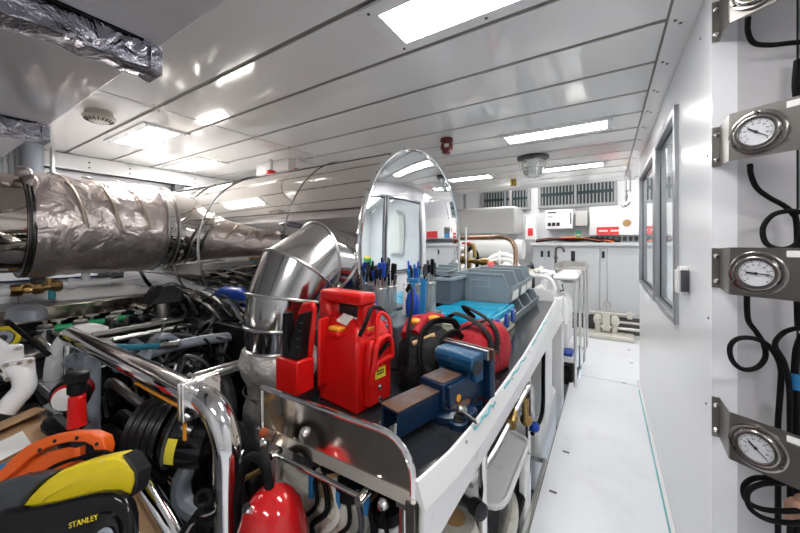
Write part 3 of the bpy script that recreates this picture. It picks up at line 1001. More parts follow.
# what stands under the bench end
t = T('watermaker_unit', 'cream machine housing with dark motor under the near bench end', 'machine', (-.75, .85, .6))
MB('cream_paint').loft([[(-.92, .66, .62), (-.60, .66, .60), (-.60, 1.0, .60), (-.92, 1.0, .62)], [(-.92, .66, .74), (-.60, .66, .70), (-.60, 1.0, .70), (-.92, 1.0, .74)], [(-.90, .68, .765), (-.62, .68, .72), (-.62, .98, .72), (-.90, .98, .765)]]).build('housing', t, bevel=.012)
MB('cream_paint').box(-.93, -.55, .645, 1.02, .50, .599).build('tray', t, bevel=.02)
MB('engine_grey').lathe([(.05, 0), (.055, .01), (.05, .07), (.03, .08)], (-.81, .74, .76)).build('motor', t)
MB('steel').box(-.90, -.58, .645, .66, -.3, .50).build('stand', t)
for i, (x, y, z, m, l) in enumerate(((-.49, .71, .60, 'white_enamel', 'white filter bowl with a dark drain under the rounded corner of the splash plate'), (-.60, .70, .62, 'cream_paint', 'cream filter bowl in the middle below the splash plate'), (-.68, .70, .66, 'wood', 'small amber filter bowl below the splash plate beside the cream housing'))):
    t = T('filter_bowl', l, 'filter', (x, y, z), 'filter bowls under the bench end')
    r = .042 if i < 2 else .026
    MB(m).lathe([(.01, 0), (r * .7, .012), (r, .04), (r, .13), (r * .8, .14)], (x, y, z)).build('bowl', t)
    MB('engine_black').lathe([(r * 1.1, .1401), (r * 1.1, .17), (r * .5, .18)], (x, y, z)).build('head', t)
    MB('ink').cyl((x, y, z - .035), (x, y, z), .012, n=12).box(x - .02, x + .02, y - .006, y + .006, z - .035, z - .022).build('drain', t)
for i, (x, z) in enumerate(((-.715, .76), (-.61, .755), (-.515, .80))):
    t = T('blue_valve', ['blue lever valve beside the cream housing under the bench end', 'middle blue lever valve under the bench end', 'blue lever valve above the white filter bowl'][i], 'valve', (x, .665, z), 'blue lever valves')
    MB('light_blue').box(x - .007, x + .007, .652, .664, z - .035, z + .03).build('lever', t, bevel=.002)
    MB('brass').cyl((x, .6645, z), (x, .69, z), .012, n=12).build('valve_body', t)
for i in range(7):
    x = -.72 + .04 * i
    o = MB(['rubber', 'rubber', 'cream_paint', 'rubber', 'engine_grey', 'rubber', 'rubber'][i]).tube([(x, .67, .80), (x + .03, .655, .72), (x - .03, .655, .64), (x + .05 * math.sin(i * 2), .655, .56), (x, .67, .45)], .006 + .002 * (i % 3)).build('filter_hose')
    tag(o, ['first thin', 'second thin', 'cream', 'middle thin', 'dark grey', 'second last', 'last'][i] + ' hose looping among the filter bowls, counted from the cream housing', 'hose', 'hoses among the filter bowls')
t = T('filter_housing', 'white filter canister with a round port under the near bench end', 'filter', (-.52, 1.0, .3))
MB('cream_paint').lathe([(.085, -.3), (.09, -.28), (.09, .36), (.075, .40), (.05, .405)], (-.49, 1.17, 0)).build('body', t)
MB('wood').lathe([(.04, .4055), (.04, .408), (.03, .409)], (-.49, 1.17, 0)).build('port', t)
MB('ink').lathe([(.028, 0), (.03, .005), (.03, .05), (.02, .055)], (-.43, 1.20, .46), (.5, -.3, .1)).cyl((-.50, 1.24, .44), (-.43, 1.20, .46), .014).build('black_cap', t)
t = T('filter_housing', 'rounded cream canister showing at the near bench end behind the polished panel', 'filter', (-.75, .98, .3))
MB('cream_paint').lathe([(.10, .1), (.11, .15), (.11, .6), (.09, .66), (.02, .69)], (-.70, 1.16, 0)).build('body', t)
t = T('strainer_valve', 'brass strainer pipe with blue handled valve under the bench by the aisle', 'valve', (-.40, 1.85, .5))
MB('steel').tube([(-.50, 1.35, .42), (-.46, 1.55, .46), (-.42, 1.95, .56), (-.40, 2.05, .60), (-.39, 2.1, .57), (-.39, 2.12, .40)], .020).build('pipe', t)
MB('brass').lathe([(.035, 0), (.035, .05), (.022, .055), (.022, .10)], (-.43, 1.75, .51), (0, 1, .25)).cyl((-.40, 2.0, .42), (-.40, 2.0, .56), .02).ball((-.40, 2.02, .42), .035).build('valve_body', t)
MB('blue_plastic').ball((-.365, 2.08, .36), .03, 1, 1.2, 1).cyl((-.40, 2.04, .40), (-.365, 2.08, .36), .01).build('handle', t)
MB('steel').torus((-.42, 1.9, .60), (1, 0, 0), .03, .006).build('wing', t)
o = MB('rubber').hose([(-.385, 2.55, .84), (-.385, 2.53, .55), (-.38, 2.45, .28), (-.40, 2.2, .25)], .013).build('drain_hose')
tag(o, 'black hose hanging from the bench apron past the blue valve', 'hose')
o = MB('rubber').hose([(-.45, .9, -.1), (-.40, 1.2, .05), (-.385, 1.6, .12), (-.40, 1.9, .1), (-.5, 2.2, -.1)], .03).build('suction_hose')
tag(o, 'thick black hose lying in the gap below the white tray', 'hose')
o = MB('cream_paint').hose([(-.36, 1.25, -.2), (-.37, 1.35, .10), (-.38, 1.6, .16), (-.45, 1.8, .1), (-.5, 1.9, -.2)], .03).build('return_pipe')
tag(o, 'bent cream pipe beside the floor edge under the bench', 'pipe')
t = T('floor_channel', 'grey metal frame edging the open pit along the aisle', 'frame', (-.36, 2.0, 0))
b = MB('steel').bar((-.345, -.3, .012), (-.345, 2.35, .012), .02, .03).bar((-.345, 2.35, .012), (-.55, 2.35, .012), .02, .03)
b.build('edge_bar', t)
MB('white_paint').box(-.39, -.355, 1.78, 1.90, -.25, .30).build('support_post', t, bevel=.01)
b = MB('white_paint').box(-.75, -.39, 2.45, 3.3, -.3, .16).build('pump_plinth', bevel=.04)
tag(b, 'white painted plinth on the floor under the far half of the bench', 'plinth')
b = MB('white_paint').box(-.72, -.38, 2.62, 2.95, .161, .80, .0).build('white_cabinet', bevel=.012)
tag(b, 'white box cabinet standing under the far half of the bench', 'cabinet')
b = MB('white_enamel').box(-.52, -.365, 3.46, 3.50, 0 - .3, .93).box(-.52, -.50, 3.50, 3.66, -.3, .93).box(-.385, -.365, 3.50, 3.66, 0 - .3, .93).build('end_post', bevel=.005)
tag(b, 'tall white post panel closing the far end of the workbench', 'post')
# fire extinguisher
t = T('fire_extinguisher', 'glossy red fire extinguisher below the near end of the bench', 'fire extinguisher', (-.715, .53, .26))
q = Vector((-.715, .53, .22))
MB('red_dark').lathe([(.07, .04), (.085, .06), (.088, .15), (.088, .46), (.083, .52), (.066, .575), (.042, .60), (.02, .61)], q, n=40).build('cylinder', t, smooth=60)
MB('chrome').cyl(q + Vector((-.01, -.045, .58)), q + Vector((-.015, -.065, .60)), .011).build('valve', t)
MB('rubber').tube([q + Vector((-.01, .0, .60)), q + Vector((-.03, .0, .655)), q + Vector((-.08, .0, .665)), q + Vector((-.125, -.0, .62)), q + Vector((-.14, -.01, .5)), q + Vector((-.14, 0, .2))], .012).build('hose', t)
o = MB('dark_steel').box(-.83, -.60, .42, .62, -.30, .259).build('equipment_step', bevel=.01)
tag(o, 'dark step under the red fire extinguisher', 'step')

# ================================================================ red battery pack
def local(x, y, z, deg):
    return Matrix.Translation((x, y, z)) @ Matrix.Rotation(math.radians(deg), 4, 'Z')


t = T('jump_starter', 'red plastic jump starter battery pack with black clamps, nearest on the bench', 'battery pack', (-.745, .90, HT))
M = local(-.764, .905, HT, -6)
b = MB('red_plastic', M)
hx, hy = .098, .082
# lower body
b.loft([[(x, y, z) for x, y in ((-hx, -hy), (hx, -hy), (hx, hy), (-hx, hy))] for z in (0.0, .20)] +
       [[(-hx, -hy, .245), (hx, -hy + .004, .225), (hx, hy, .235), (-hx, hy, .255)],
        [(-hx, -hy + .03, .30), (.045, -hy + .045, .285), (.045, hy - .0, .285), (-hx, hy, .30)]])
b.build('body', t, bevel=.009)
b = MB('red_plastic', M)
b.loft([[(-.135, -.055, .24), (-.07, -.055, .29), (-.07, .05, .29), (-.125, .05, .24)], [(-.14, -.05, .355), (-.09, -.05, .34), (-.09, .04, .34), (-.14, .04, .355)]])
b.loft([[(.03, -.03, .26), (.085, -.03, .24), (.085, .05, .24), (.03, .05, .26)], [(.04, -.025, .345), (.078, -.025, .345), (.078, .035, .345), (.04, .035, .345)]])
b.box(-.142, .082, -.046, .030, .340, .382)
b.build('handle', t, bevel=.012)
b = MB('ink', M).box(-.068, .035, -.012, -.008, .292, .339)
b.build('handle_opening_shade', t)  # black sheet across the grip gap, its shade put into the colour
b = MB('paper', M).prism([(-.03, -.056, .2795), (.02, -.056, .2715), (.02, -.024, .2915), (-.03, -.024, .297)], (0, 0, .006))
b.build('white_sticker', t)
for x, y in ((-.015, -.075), (.055, -.005)):
    MB('orange_label', M).box(x - .02, x + .03, y - .015, y + .02, .255, .268).build('orange_lug', t, bevel=.003)
    MB('red_plastic', M).box(x - .022, x + .034, y - .02, y + .015, .238, .254).build('lug_base', t, bevel=.004)
b = MB('red_plastic', M)
b.prism([(hx, -.055, .02), (hx, .055, .02), (hx, .055, .17), (hx, .035, .235), (hx, -.04, .235), (hx, -.055, .19)], (.028, 0, 0))
b.build('clamp_holster', t, bevel=.008)
b = MB('red_plastic', M).tube([(hx + .035, -.058, .10), (hx + .04, -.045, .16), (hx + .04, -.03, .225), (hx + .035, .02, .24), (hx + .035, .045, .22), (hx + .035, .05, .17), (hx + .035, .04, .165), (hx + .035, -.02, .16), (hx + .035, -.035, .14)], .009, 8, closed=False)
b.tube([(hx + .03, -.02, .24), (hx + .02, -.01, .29), (hx + .01, .02, .315), (hx + .02, .05, .29), (hx + .03, .05, .235)], .007, 8)
b.build('red_clamp', t)
b = MB('black_plastic', M).tube([(hx - .01, -.06, .25), (hx + .01, -.05, .30), (hx, -.01, .335), (hx, .04, .32), (hx + .02, .06, .27), (hx + .02, .05, .22)], .0075, 8)
b.bar((hx + .032, -.028, .18), (hx + .032, .035, .215), .012, .012)
b.build('black_cable', t)
b = MB('yellow_sign', M).box(hx + .028, hx + .030, -.028, .022, .105, .140).m('ink')
for k in range(2):
    b.box(hx + .030, hx + .0306, -.02, .014, .118 + .009 * k, .1225 + .009 * k)
b.build('yellow_sticker', t)
b = MB('chrome', M)
for y, z in ((-.005, .075), (-.005, .035)):
    b.lathe([(.009, 0), (.009, .003), (.005, .006), (.001, .006)], (hx + .028, y, z), (1, 0, 0), n=12)
b.build('screws', t)
MK = M
b = MB('red_plastic', M).box(-.112, -.0951, -.082, .05, .03, .27)
M = local(-.755, .795, HT + .045, 0)
b.M = M
b.box(-.190, -.082, -.085, -.01, .015, .125)
b.box(-.082, -.070, .0, .05, .02, .25)
b.build('side_holster', t, bevel=.006)
b = MB('black_plastic', M)
b.loft([[(-.175, -.07, .12), (-.13, -.07, .12), (-.13, -.03, .12), (-.175, -.03, .12)], [(-.172, -.07, .17), (-.150, -.07, .17), (-.150, -.03, .17), (-.172, -.03, .17)], [(-.178, -.065, .27), (-.160, -.065, .27), (-.160, -.035, .27), (-.178, -.035, .27)]])
b.loft([[(-.138, -.07, .12), (-.095, -.07, .12), (-.095, -.03, .12), (-.138, -.03, .12)], [(-.130, -.07, .19), (-.088, -.07, .19), (-.088, -.03, .19), (-.130, -.03, .19)], [(-.095, -.068, .275), (-.066, -.068, .285), (-.066, -.035, .285), (-.095, -.035, .275)]])
b.m('engine_grey')
for k in range(4):
    b.box(-.112 + .008 * k, -.088 + .006 * k, -.0715, -.069, .17 + .026 * k, .173 + .026 * k)
b.build('black_clamp', t, bevel=.003)
MB('red_plastic', M).loft([[(-.145, -.029, .12), (-.085, -.029, .12), (-.085, -.01, .12), (-.145, -.01, .12)], [(-.145, -.029, .27), (-.066, -.029, .29), (-.066, -.01, .29), (-.145, -.01, .27)], [(-.125, -.029, .305), (-.075, -.029, .312), (-.075, -.01, .312), (-.125, -.01, .305)]]).build('clamp_grip', t, bevel=.008)
M = MK
MB('rubber', M).tube([(-.10, -.0, .31), (-.12, .0, .355), (-.09, .01, .37), (-.075, .03, .36)], .007, 8).build('cable_stub', t)

# ================================================================ vise
t = T('bench_vise', 'worn blue bench vise with rusty slide bolted to the near corner of the bench', 'vise', (-.43, 1.0, HT))
M = local(-.448, 1.0, HT, -13)
b = MB('vise_blue', M).lathe([(.098, 0), (.102, .008), (.10, .022), (.085, .03), (.078, .034), (.078, .04)], n=40, sx=.92)
for a in (250, 330, 60, 150):
    a = math.radians(a)
    c = Vector((math.cos(a) * .095, math.sin(a) * .105, 0))
    b.lathe([(.028, 0), (.028, .016), (.024, .019)], c, n=18)
b.build('base', t, smooth=40)
for a in (250, 330, 60, 150):
    a = math.radians(a)
    c = Vector((math.cos(a) * .095, math.sin(a) * .105, .019))
    MB('dark_steel', M).lathe([(.02, 0), (.02, .004), (.013, .004), (.013, .014), (.001, .015)], c, n=6).build('bolt', t)
MB('rust', M).lathe([(.077, .04), (.077, .046), (.05, .05)], n=36).build('swivel_ring', t)
M = local(-.455, .992, HT - .008, -13)
b = MB('vise_blue', M)
b.box(-.048, .048, -.065, .13, .045, .125)
b.prism([(.048, -.05, .05), (.048, .14, .03), (.048, .14, .185), (.048, .08, .17), (.048, .05, .12), (.048, -.05, .118)], (.014, 0, 0))
b.build('body', t, bevel=.004)
MB('rust', M).box(-.043, .043, -.058, .045, .1255, .129).build('body_top', t, bevel=.002)
b = MB('vise_light_blue', M)
pr = [(.115, .10), (.115, .192), (.065, .192), (.05, .188), (.042, .176), (.042, .158), (.052, .142), (.066, .128), (.07, .10)]
b.prism([(-.078, y, z) for y, z in pr], (.158, 0, 0))
b.build('front_jaw', t, bevel=.005)
MB('ink', M).lathe([(.023, 0), (.023, .002), (.02, .002)], (.0805, .075, .15), (1, 0, 0), n=20, sx=1.3).build('jaw_hollow_shade', t)  # raised black disc, its colour standing in for shade inside a hollow
MB('steel', M).box(-.095, .095, .1155, .126, .168, .200).build('jaw_plate', t, bevel=.001)
MB('rust', M).box(-.100, .105, .132, .144, .168, .202).build('jaw_plate', t, bevel=.001)
MB('vise_blue', M).box(-.08, .09, .1445, .175, .02, .192).build('rear_jaw', t, bevel=.006)
b = MB('vise_blue', M)
b.box(-.034, -.027, -.245, -.066, .03, .094).box(.027, .034, -.245, -.066, .03, .094).box(-.034, .034, -.245, -.066, .094, .102)
b.build('slide', t, bevel=.002)
MB('rust', M).prism([(-.036, -.247, .1025), (.036, -.247, .1025), (.036, -.066, .1025), (-.036, -.066, .1025)], (0, 0, .003)).build('slide_top', t)
MB('orange_label', M).lathe([(.012, 0), (.012, .001)], (.0622, -.005, .072), (1, 0, 0), n=16).build('round_sticker', t)
b = MB('steel', M).cyl((.062, -.02, .045), (.095, -.02, .05), .013, n=12).cyl((.085, -.03, .052), (.155, -.045, .045), .0055).ball((.085, -.028, .053), .012).ball((.155, -.045, .045), .008)
b.build('lock_handle', t)

# ================================================================ tool bags
def bag(M, a, b_, h, m, n=28):
    """soft holdall body; a, b_: half sizes"""
    rings = []
    for z, s_ in ((0, .86), (.02, .97), (h * .4, 1.03), (h * .75, .96), (h * .93, .78), (h, .5)):
        r = []
        for i in range(n):
            q = 2 * PI * i / n
            c, s2 = math.cos(q), math.sin(q)
            e = .6
            x = a * s_ * math.copysign(abs(c) ** e, c) + .006 * math.sin(q * 5 + z * 40)
            y = b_ * s_ * math.copysign(abs(s2) ** e, s2) * (1 if z < h * .7 else .9) + .005 * math.sin(q * 7 + z * 60)
            r.append((x, y, z))
        rings.append(r)
    return MB(m, M).loft(rings)


t = T('tool_bag', 'red fabric tool bag with black carry straps and crossed stitching behind the vise', 'bag', (-.48, 1.42, HT))
M = local(-.475, 1.42, HT, -8)
bag(M, .10, .17, .20, 'red_fabric').build('body', t, smooth=60)
b = MB('black_fabric', M)
b.tube([(.096, -.06, .10), (.098, -.04, .16), (.06, -.02, .215), (-.03, .0, .25), (-.10, .05, .25), (-.12, .10, .22), (-.09, .12, .19)], .021, 8, squash=.35)
b.tube([(.10, -.10, .06), (.098, -.10, .12), (.085, -.09, .175), (.03, -.10, .225), (-.06, -.10, .25), (-.12, -.06, .22)], .019, 8, squash=.35)
b.build('strap', t)
b = MB('engine_grey', M)
for z0 in ((.05, .105),):
    for y0 in (-.115, -.07):
        b.bar((.106, y0, .065), (.105, y0 + .04, .115), .004, .002).bar((.105, y0 + .04, .065), (.106, y0, .115), .004, .002)
b.build('stitching', t)
MB('black_fabric', M).tube([(-.08, -.16, .15), (-.02, -.1, .19), (0, 0, .202), (0, .12, .19)], .008, 8).build('zip', t)
t = T('tool_bag', 'black open tool bag with red lining and orange clips beside the red battery pack', 'bag', (-.64, 1.25, HT))
M = local(-.63, 1.20, HT, 12)
bag(M, .095, .15, .20, 'black_fabric').build('body', t, smooth=60)
MB('red_fabric', M).tube([(-.06, -.10, .195), (-.07, .0, .225), (-.06, .10, .22), (.03, .13, .225), (.05, .04, .235)], .016, 8).tube([(-.02, -.08, .20), (0, 0, .245), (.01, .08, .235)], .018, 8).build('lining', t)
b = MB('rubber', M)
b.tube([(.05, -.14, .03), (.02, -.15, .12), (.01, -.1, .20), (.04, -.03, .24), (.10, .03, .235), (.12, .06, .20)], .014, 8, squash=.6)
b.tube([(.09, -.12, .05), (.08, -.13, .14), (.09, -.08, .19), (.12, -.02, .205), (.14, .04, .17)], .013, 8, squash=.6)
b.tube([(-.03, -.15, .10), (-.04, -.12, .20), (-.06, .0, .30), (-.10, .10, .36), (-.14, .16, .33)], .011, 8, squash=.5)
b.build('strap', t)
for x, y, z in ((-.035, -.035, .235), (.035, .0, .245)):
    MB('orange_label', M).ball((x, y, z), .024, 1.3, .8, .6).build('clip', t)
MB('wood', M).cyl((-.02, -.12, .17), (.05, -.06, .195), .010).build('wooden_handle', t)
o = MB('red_dark').ball((-.86, 1.22, HT + .16), .035, .7, 1, 1.2).cyl((-.86, 1.22, HT), (-.86, 1.22, HT + .14), .012).build('red_knob_tool')
tag(o, 'dark red knob tool standing just behind the red battery pack', 'tool')

# ================================================================ tool cups in front of the drum
kinds = [('screwdriver', 'blue_plastic', 'blue'), ('screwdriver', 'black_plastic', 'black'), ('screwdriver', 'light_blue', 'light blue')]
CB = 1.09
o = MB('grey_dark_plastic').box(-.962, -.77, 1.20, 1.66, HT, CB - .001).build('tool_box', bevel=.008)
tag(o, 'dark grey box carrying the clear tool cups, beside the silencer end', 'box')
cups = [(-.92, 1.27), (-.92, 1.36), (-.86, 1.50), (-.82, 1.60)]
cn = ['leftmost of the clear tool cups, in front of the silencer end', 'second clear tool cup, full of black handles', 'third clear tool cup, beside the blue bottle', 'clear tool cup nearest the grey storage bins, holding dark tools']
for i, (x, y) in enumerate(cups):
    t = T('tool_cup', cn[i], 'cup', (x, y, CB), 'clear tool cups in front of the silencer')
    b = MB('clear_plastic').lathe([(.034, 0), (.036, .15), (.034, .15), (.032, .006), (.001, .006)], (x, y, CB), n=24)
    b.build('cup_body', t)
    MB('steel').torus((x, y, CB + .15), (0, 0, 1), .0355, .003, n=24, m=6).build('rim', t)
    for k in range(9):
        a = 2 * PI * k / 9 + i
        c = [('blue_plastic', 'black_plastic', 'black_plastic'), ('black_plastic', 'rubber', 'yellow' if i == 9 else 'engine_grey'), ('light_blue', 'black_plastic', 'blue_plastic'), ('black_plastic', 'rubber', 'engine_grey')][i][k % 3]
        r = .014
        q0 = Vector((x + math.cos(a) * .014, y + math.sin(a) * .014, CB + .012))
        q1 = Vector((x + math.cos(a) * (r + .012), y + math.sin(a) * (r + .012), CB + .155 + rnd.random() * .05))
        d = (q1 - q0).normalized()
        g = T('screwdriver', '', 'screwdriver', q0, 'hand tools standing in the clear cups')
        g['label'] = {'blue_plastic': 'blue', 'light_blue': 'light blue', 'black_plastic': 'black', 'yellow': 'yellow', 'paper': 'white', 'rubber': 'dull black', 'engine_grey': 'dark grey'}[c] + ' handled hand tool standing in the ' + ['cup furthest towards the elbow', 'second clear cup', 'cup by the blue bottle', 'cup by the grey bins'][i]
        g['group'] = 'tools: ' + g['label']
        MB('steel').cyl(q0, q1, .003, n=8).build('shaft', g)
        hl, hw = rnd.uniform(.55, 1.15), rnd.uniform(.55, 1.15)
        MB(c).lathe([(r_ * hw, h_ * hl) for r_, h_ in ((.004, 0), (.009, .008), (.008, .03), (.010, .05), (.009, .075), (.004, .08))], q1, d, n=10).build('handle', g)
t = T('spray_bottle', 'bright blue bottle lying among the tool cups in front of the silencer', 'bottle', (-.81, 1.40, CB))
MB('blue_plastic').lathe([(.03, 0), (.034, .02), (.034, .08), (.025, .11), (.012, .13), (.012, .14)], (-.81, 1.40, CB)).build('body', t)
MB('light_blue').lathe([(.016, .14), (.016, .165), (.012, .17)], (-.81, 1.40, CB)).box(-.825, -.78, 1.39, 1.41, CB + .17, CB + .19).build('cap', t)
o = MB('blue_plastic').lathe([(.03, 0), (.032, .12), (.02, .16), (.012, .18)], (-.935, 1.23, CB - .05)).build('blue_jar')
tag(o, 'small blue jar at the end of the tool cups nearest the red battery pack', 'jar')
o = MB('paper').cyl((-.87, 1.425, CB), (-.875, 1.435, CB + .16), .011).build('glue_tube')
tag(o, 'slim white tube standing between the tool cups', 'tube')
o = MB('light_blue').bar((-.80, 1.48, CB), (-.80, 1.50, CB + .18), .03, .012).build('blue_spanner')
tag(o, 'light blue flat tool standing upright by the blue bottle', 'tool')

# ================================================================ turquoise case and bins
t = T('organiser_case', 'beige tool case with translucent turquoise lid and blue latches on the bench', 'case', (-.73, 1.98, HT))
M = local(-.735, 1.98, HT, 0)
MB('beige_plastic', M).box(-.21, .215, -.29, .29, 0, .105).box(-.215, .22, -.295, .295, .095, .11).build('body', t, bevel=.008)
b = MB('turquoise', M).box(-.21, .215, -.29, .29, .1105, .142, .008).box(-.18, .185, -.255, -.01, .142, .152, .004).box(-.18, .185, .01, .255, .142, .152, .004).cyl((.20, -.28, .137), (.20, .28, .137), .013)
b.build('lid', t, bevel=.004)
for y in (-.16, .02, .17):
    MB('blue_plastic', M).box(.2205, .234, y - .025, y + .025, .06, .135).build('latch', t, bevel=.004)
    MB('ink', M).box(.2205, .226, y + .028, y + .07, .04, .10).build('rib_gap_shade', t)  # solid black block, the shade between ribs put into its colour


def bin_mesh(M, w_, d_, h_, mt='grey_plastic'):
    """open-front picking bin: x across the depth (front at +x), y across the width"""
    b = MB(mt, M)
    e = .008
    hx, hy = d_ / 2, w_ / 2
    fr = h_ * .58
    for s_ in (-1, 1):
        y0 = s_ * hy - (e if s_ > 0 else 0)
        b.prism([(-hx, y0, 0), (hx - .03, y0, 0), (hx, y0, fr), (hx - .02, y0, fr), (hx - .05, y0, h_), (-hx, y0, h_)], (0, e, 0))
    b.box(-hx, hx - .03, -hy, hy, 0, e)
    b.box(-hx, -hx + e, -hy, hy, 0, h_)
    b.prism([(hx - .03, -hy, 0), (hx - .022, -hy, 0), (hx + .004, -hy, fr), (hx - .004, -hy, fr)], (0, w_, 0))
    b.box(-hx - .006, hx - .05, -hy - .008, -hy + .004, h_ - .016, h_)
    b.box(-hx - .006, hx - .05, hy - .004, hy + .008, h_ - .016, h_)
    b.box(-hx - .008, -hx + .004, -hy - .008, hy + .008, h_ - .016, h_)
    for z in (.5, .72):
        b.box(-.07, .05, -hy - .004, -hy, h_ * z, h_ * z + .006)
    b.box(-.078, -.070, -hy - .004, -hy, .01, h_ - .02).box(.05, .058, -hy - .004, -hy, .01, h_ - .02)
    return b


bt = T('storage_bin', 'grey open-front storage bin on top of the stack, nearest the turquoise case', 'bin', (-.755, 2.42, 1.04), 'grey open-front storage bins')
M0 = Matrix.Translation(bt.location)
bin_mesh(M0, .30, .41, .205).build('bin_body', bt, bevel=.002)
M1 = M0
MB('paper', M1).prism([(.175, -.135 - .0015, .085), (.178, .0, .16), (.12, 0.0, .17), (.12, -.1365, .17)], (0, .001, 0)) if False else None
b = MB('paper', M0).prism([(.1992, -.09, .02), (.1992, .09, .02), (.2055, .09, .08), (.2055, -.09, .08)], (.0008, 0, 0))
b.build('front_label', bt)
pos = [((-.765, 2.74, 1.04), 'grey open-front storage bin on top of the stack, second from the turquoise case'),
       ((-.785, 3.06, 1.04), 'grey open-front storage bin on top of the stack, farthest from the turquoise case'),
       ((-.725, 2.44, .90), 'grey open-front storage bin on the bench just behind the turquoise case'),
       ((-.725, 2.75, .90), 'grey open-front storage bin on the bench, middle of the lower row'),
       ((-.725, 3.06, .90), 'grey open-front storage bin on the bench, far end of the lower row')]
for p, l in pos[:2]:
    dup(bt, p, 0, l)
lb = T('storage_bin', pos[2][1], 'bin', pos[2][0], 'grey open-front storage bins')
bin_mesh(Matrix.Translation(lb.location), .30, .41, .135).build('bin_body', lb, bevel=.002)
for p, l in pos[3:]:
    dup(lb, p, 0, l)
t = T('tall_bin', 'darker grey plastic bin standing by the silencer end on the turquoise case', 'bin', (-.93, 2.12, 1.052))
M = Matrix.Translation(t.location)
b = MB('grey_dark_plastic', M)
b.box(-.055, .065, -.13, .13, 0, .01).box(-.055, -.047, -.13, .13, .01, .17).box(.057, .065, -.13, .13, .01, .17).box(-.047, .057, -.13, -.122, .01, .17).box(-.047, .057, .122, .13, .01, .17)
b.build('bin_body', t, bevel=.003)
b = MB('grey_plastic', M).box(-.065, .075, -.14, -.120, .155, .175).box(-.065, .075, .12, .14, .155, .175).box(-.065, -.047, -.12, .12, .155, .175).box(.057, .075, -.12, .12, .155, .175)
b.build('rim', t, bevel=.002)
for i, (x, y, c, l) in enumerate(((-.98, 3.25, 'red_sign', 'red and white cloth on the bench behind the grey bins'), (-.86, 3.38, 'paper', 'crumpled white cloth on the bench behind the grey bins'))):
    b = MB(c)
    z = HT
    b.loft([ring((x, y, z), (0, 0, 1), .10, 16), ring((x, y, z + .2), (0, 0, 1), .09, 16), ring((x + .01, y, z + .33), (0.1, 0, 1), .06, 16), ring((x, y, z + .37), (0, .1, 1), .02, 16)])
    tag(b.build('cloth_bag', smooth=60), l, 'bag')
t = T('copper_pipe', 'bare copper pipe arching over behind the grey bins', 'pipe', (-1.0, 3.6, 1.2))
MB('copper').tube([(-1.50, 3.6, 1.52), (-1.05, 3.6, 1.52)], .024, 12, 1).tube([(-1.10, 3.6, 1.52), (-.98, 3.6, 1.525), (-.87, 3.6, 1.49), (-.825, 3.6, 1.40), (-.82, 3.6, 1.28)], .024).tube([(-.82, 3.6, 1.30), (-.82, 3.6, -.3)], .024, 12, 1).build('tube', t)
t = T('brass_valve_set', 'brass valves with a red handwheel standing behind the grey bins', 'valve', (-1.2, 3.55, 1.2))
b = MB('brass').cyl((-1.42, 3.5, 1.27), (-1.0, 3.5, 1.24), .026).lathe([(.04, 0), (.045, .02), (.045, .06), (.04, .08)], (-1.40, 3.5, 1.27), (1, 0, 0), n=8)
b.lathe([(.04, 0), (.045, .02), (.045, .06), (.04, .08)], (-1.16, 3.5, 1.25), (1, 0, 0), n=8)
b.cyl((-1.3, 3.5, 1.26), (-1.3, 3.5, -.3), .02)
b.tube([(-1.33, 3.5, 1.27), (-1.33, 3.5, 1.42), (-1.25, 3.5, 1.43), (-1.23, 3.5, 1.30)], .022)
b.build('valve_body', t)
MB('beacon_red').torus((-1.33, 3.5, 1.46), (0, 0, 1), .04, .012).cyl((-1.33, 3.5, 1.43), (-1.33, 3.5, 1.465), .012).build('handwheel', t)
o = MB('white_enamel').cyl((-1.22, 3.2, -.3), (-1.22, 3.2, 1.62), .009).build('thin_post')
tag(o, 'thin white upright rod at the silencer end by the copper pipe', 'rod')
for k, (x, c) in enumerate(((-1.36, 'rubber'), (-1.45, 'cream_paint'))):
    z = 1.2
    o = MB(c).hose([(x - .05, 3.75, .9), (x - .06, 3.75, 1.3), (x, 3.75, 1.40 - .03 * k), (x + .07, 3.75, 1.3), (x + .05, 3.75, 1.0)], .022 - .004 * k).build('looped_hose')
    tag(o, ['black', 'cream'][k] + ' hose looped upright beside the silencer end', 'hose')

# ================================================================ white machinery past the bench
def white_machine(x, y, label, s=1.0):
    t = T('oil_purifier', label, 'machine', (x, y, 0))
    M = Matrix.Translation((x, y, 0)) @ Matrix.Scale(s, 4)
    MB('white_enamel', M).box(-.22, .18, -.22, .22, 0, .55).build('base', t, bevel=.03)
    MB('white_enamel', M).lathe([(.16, .551), (.20, .60), (.20, .80), (.16, .90), (.09, .95), (.08, 1.0)], n=28).build('bowl', t)
    b = MB('white_enamel', M).tube([(-.15, -.2, .6), (-.2, -.22, 1.0), (-.05, -.2, 1.12), (.1, -.15, 1.08), (.16, -.1, .9)], .035)
    b.torus((-.05, -.2, 1.12), (1, .2, 0), .045, .014)
    b.build('feed_pipe', t)
    b = MB('engine_black', M)
    for k in range(5):
        a = k * 1.3
        b.tube([(.1, -.2 + .05 * k, .62), (.20, -.2 + .08 * k, .7 + .05 * math.sin(a)), (.16, -.1 + .05 * k, .95)], .011, 6)
    b.ball((.17, .0, .75), .05).ball((.17, -.15, .68), .045)
    b.build('hoses', t)
    MB('chrome', M).cyl((.05, .0, 1.0), (.05, .0, 1.08), .03).torus((.05, 0, 1.08), (0, 0, 1), .06, .01).build('handwheel', t)
    return t


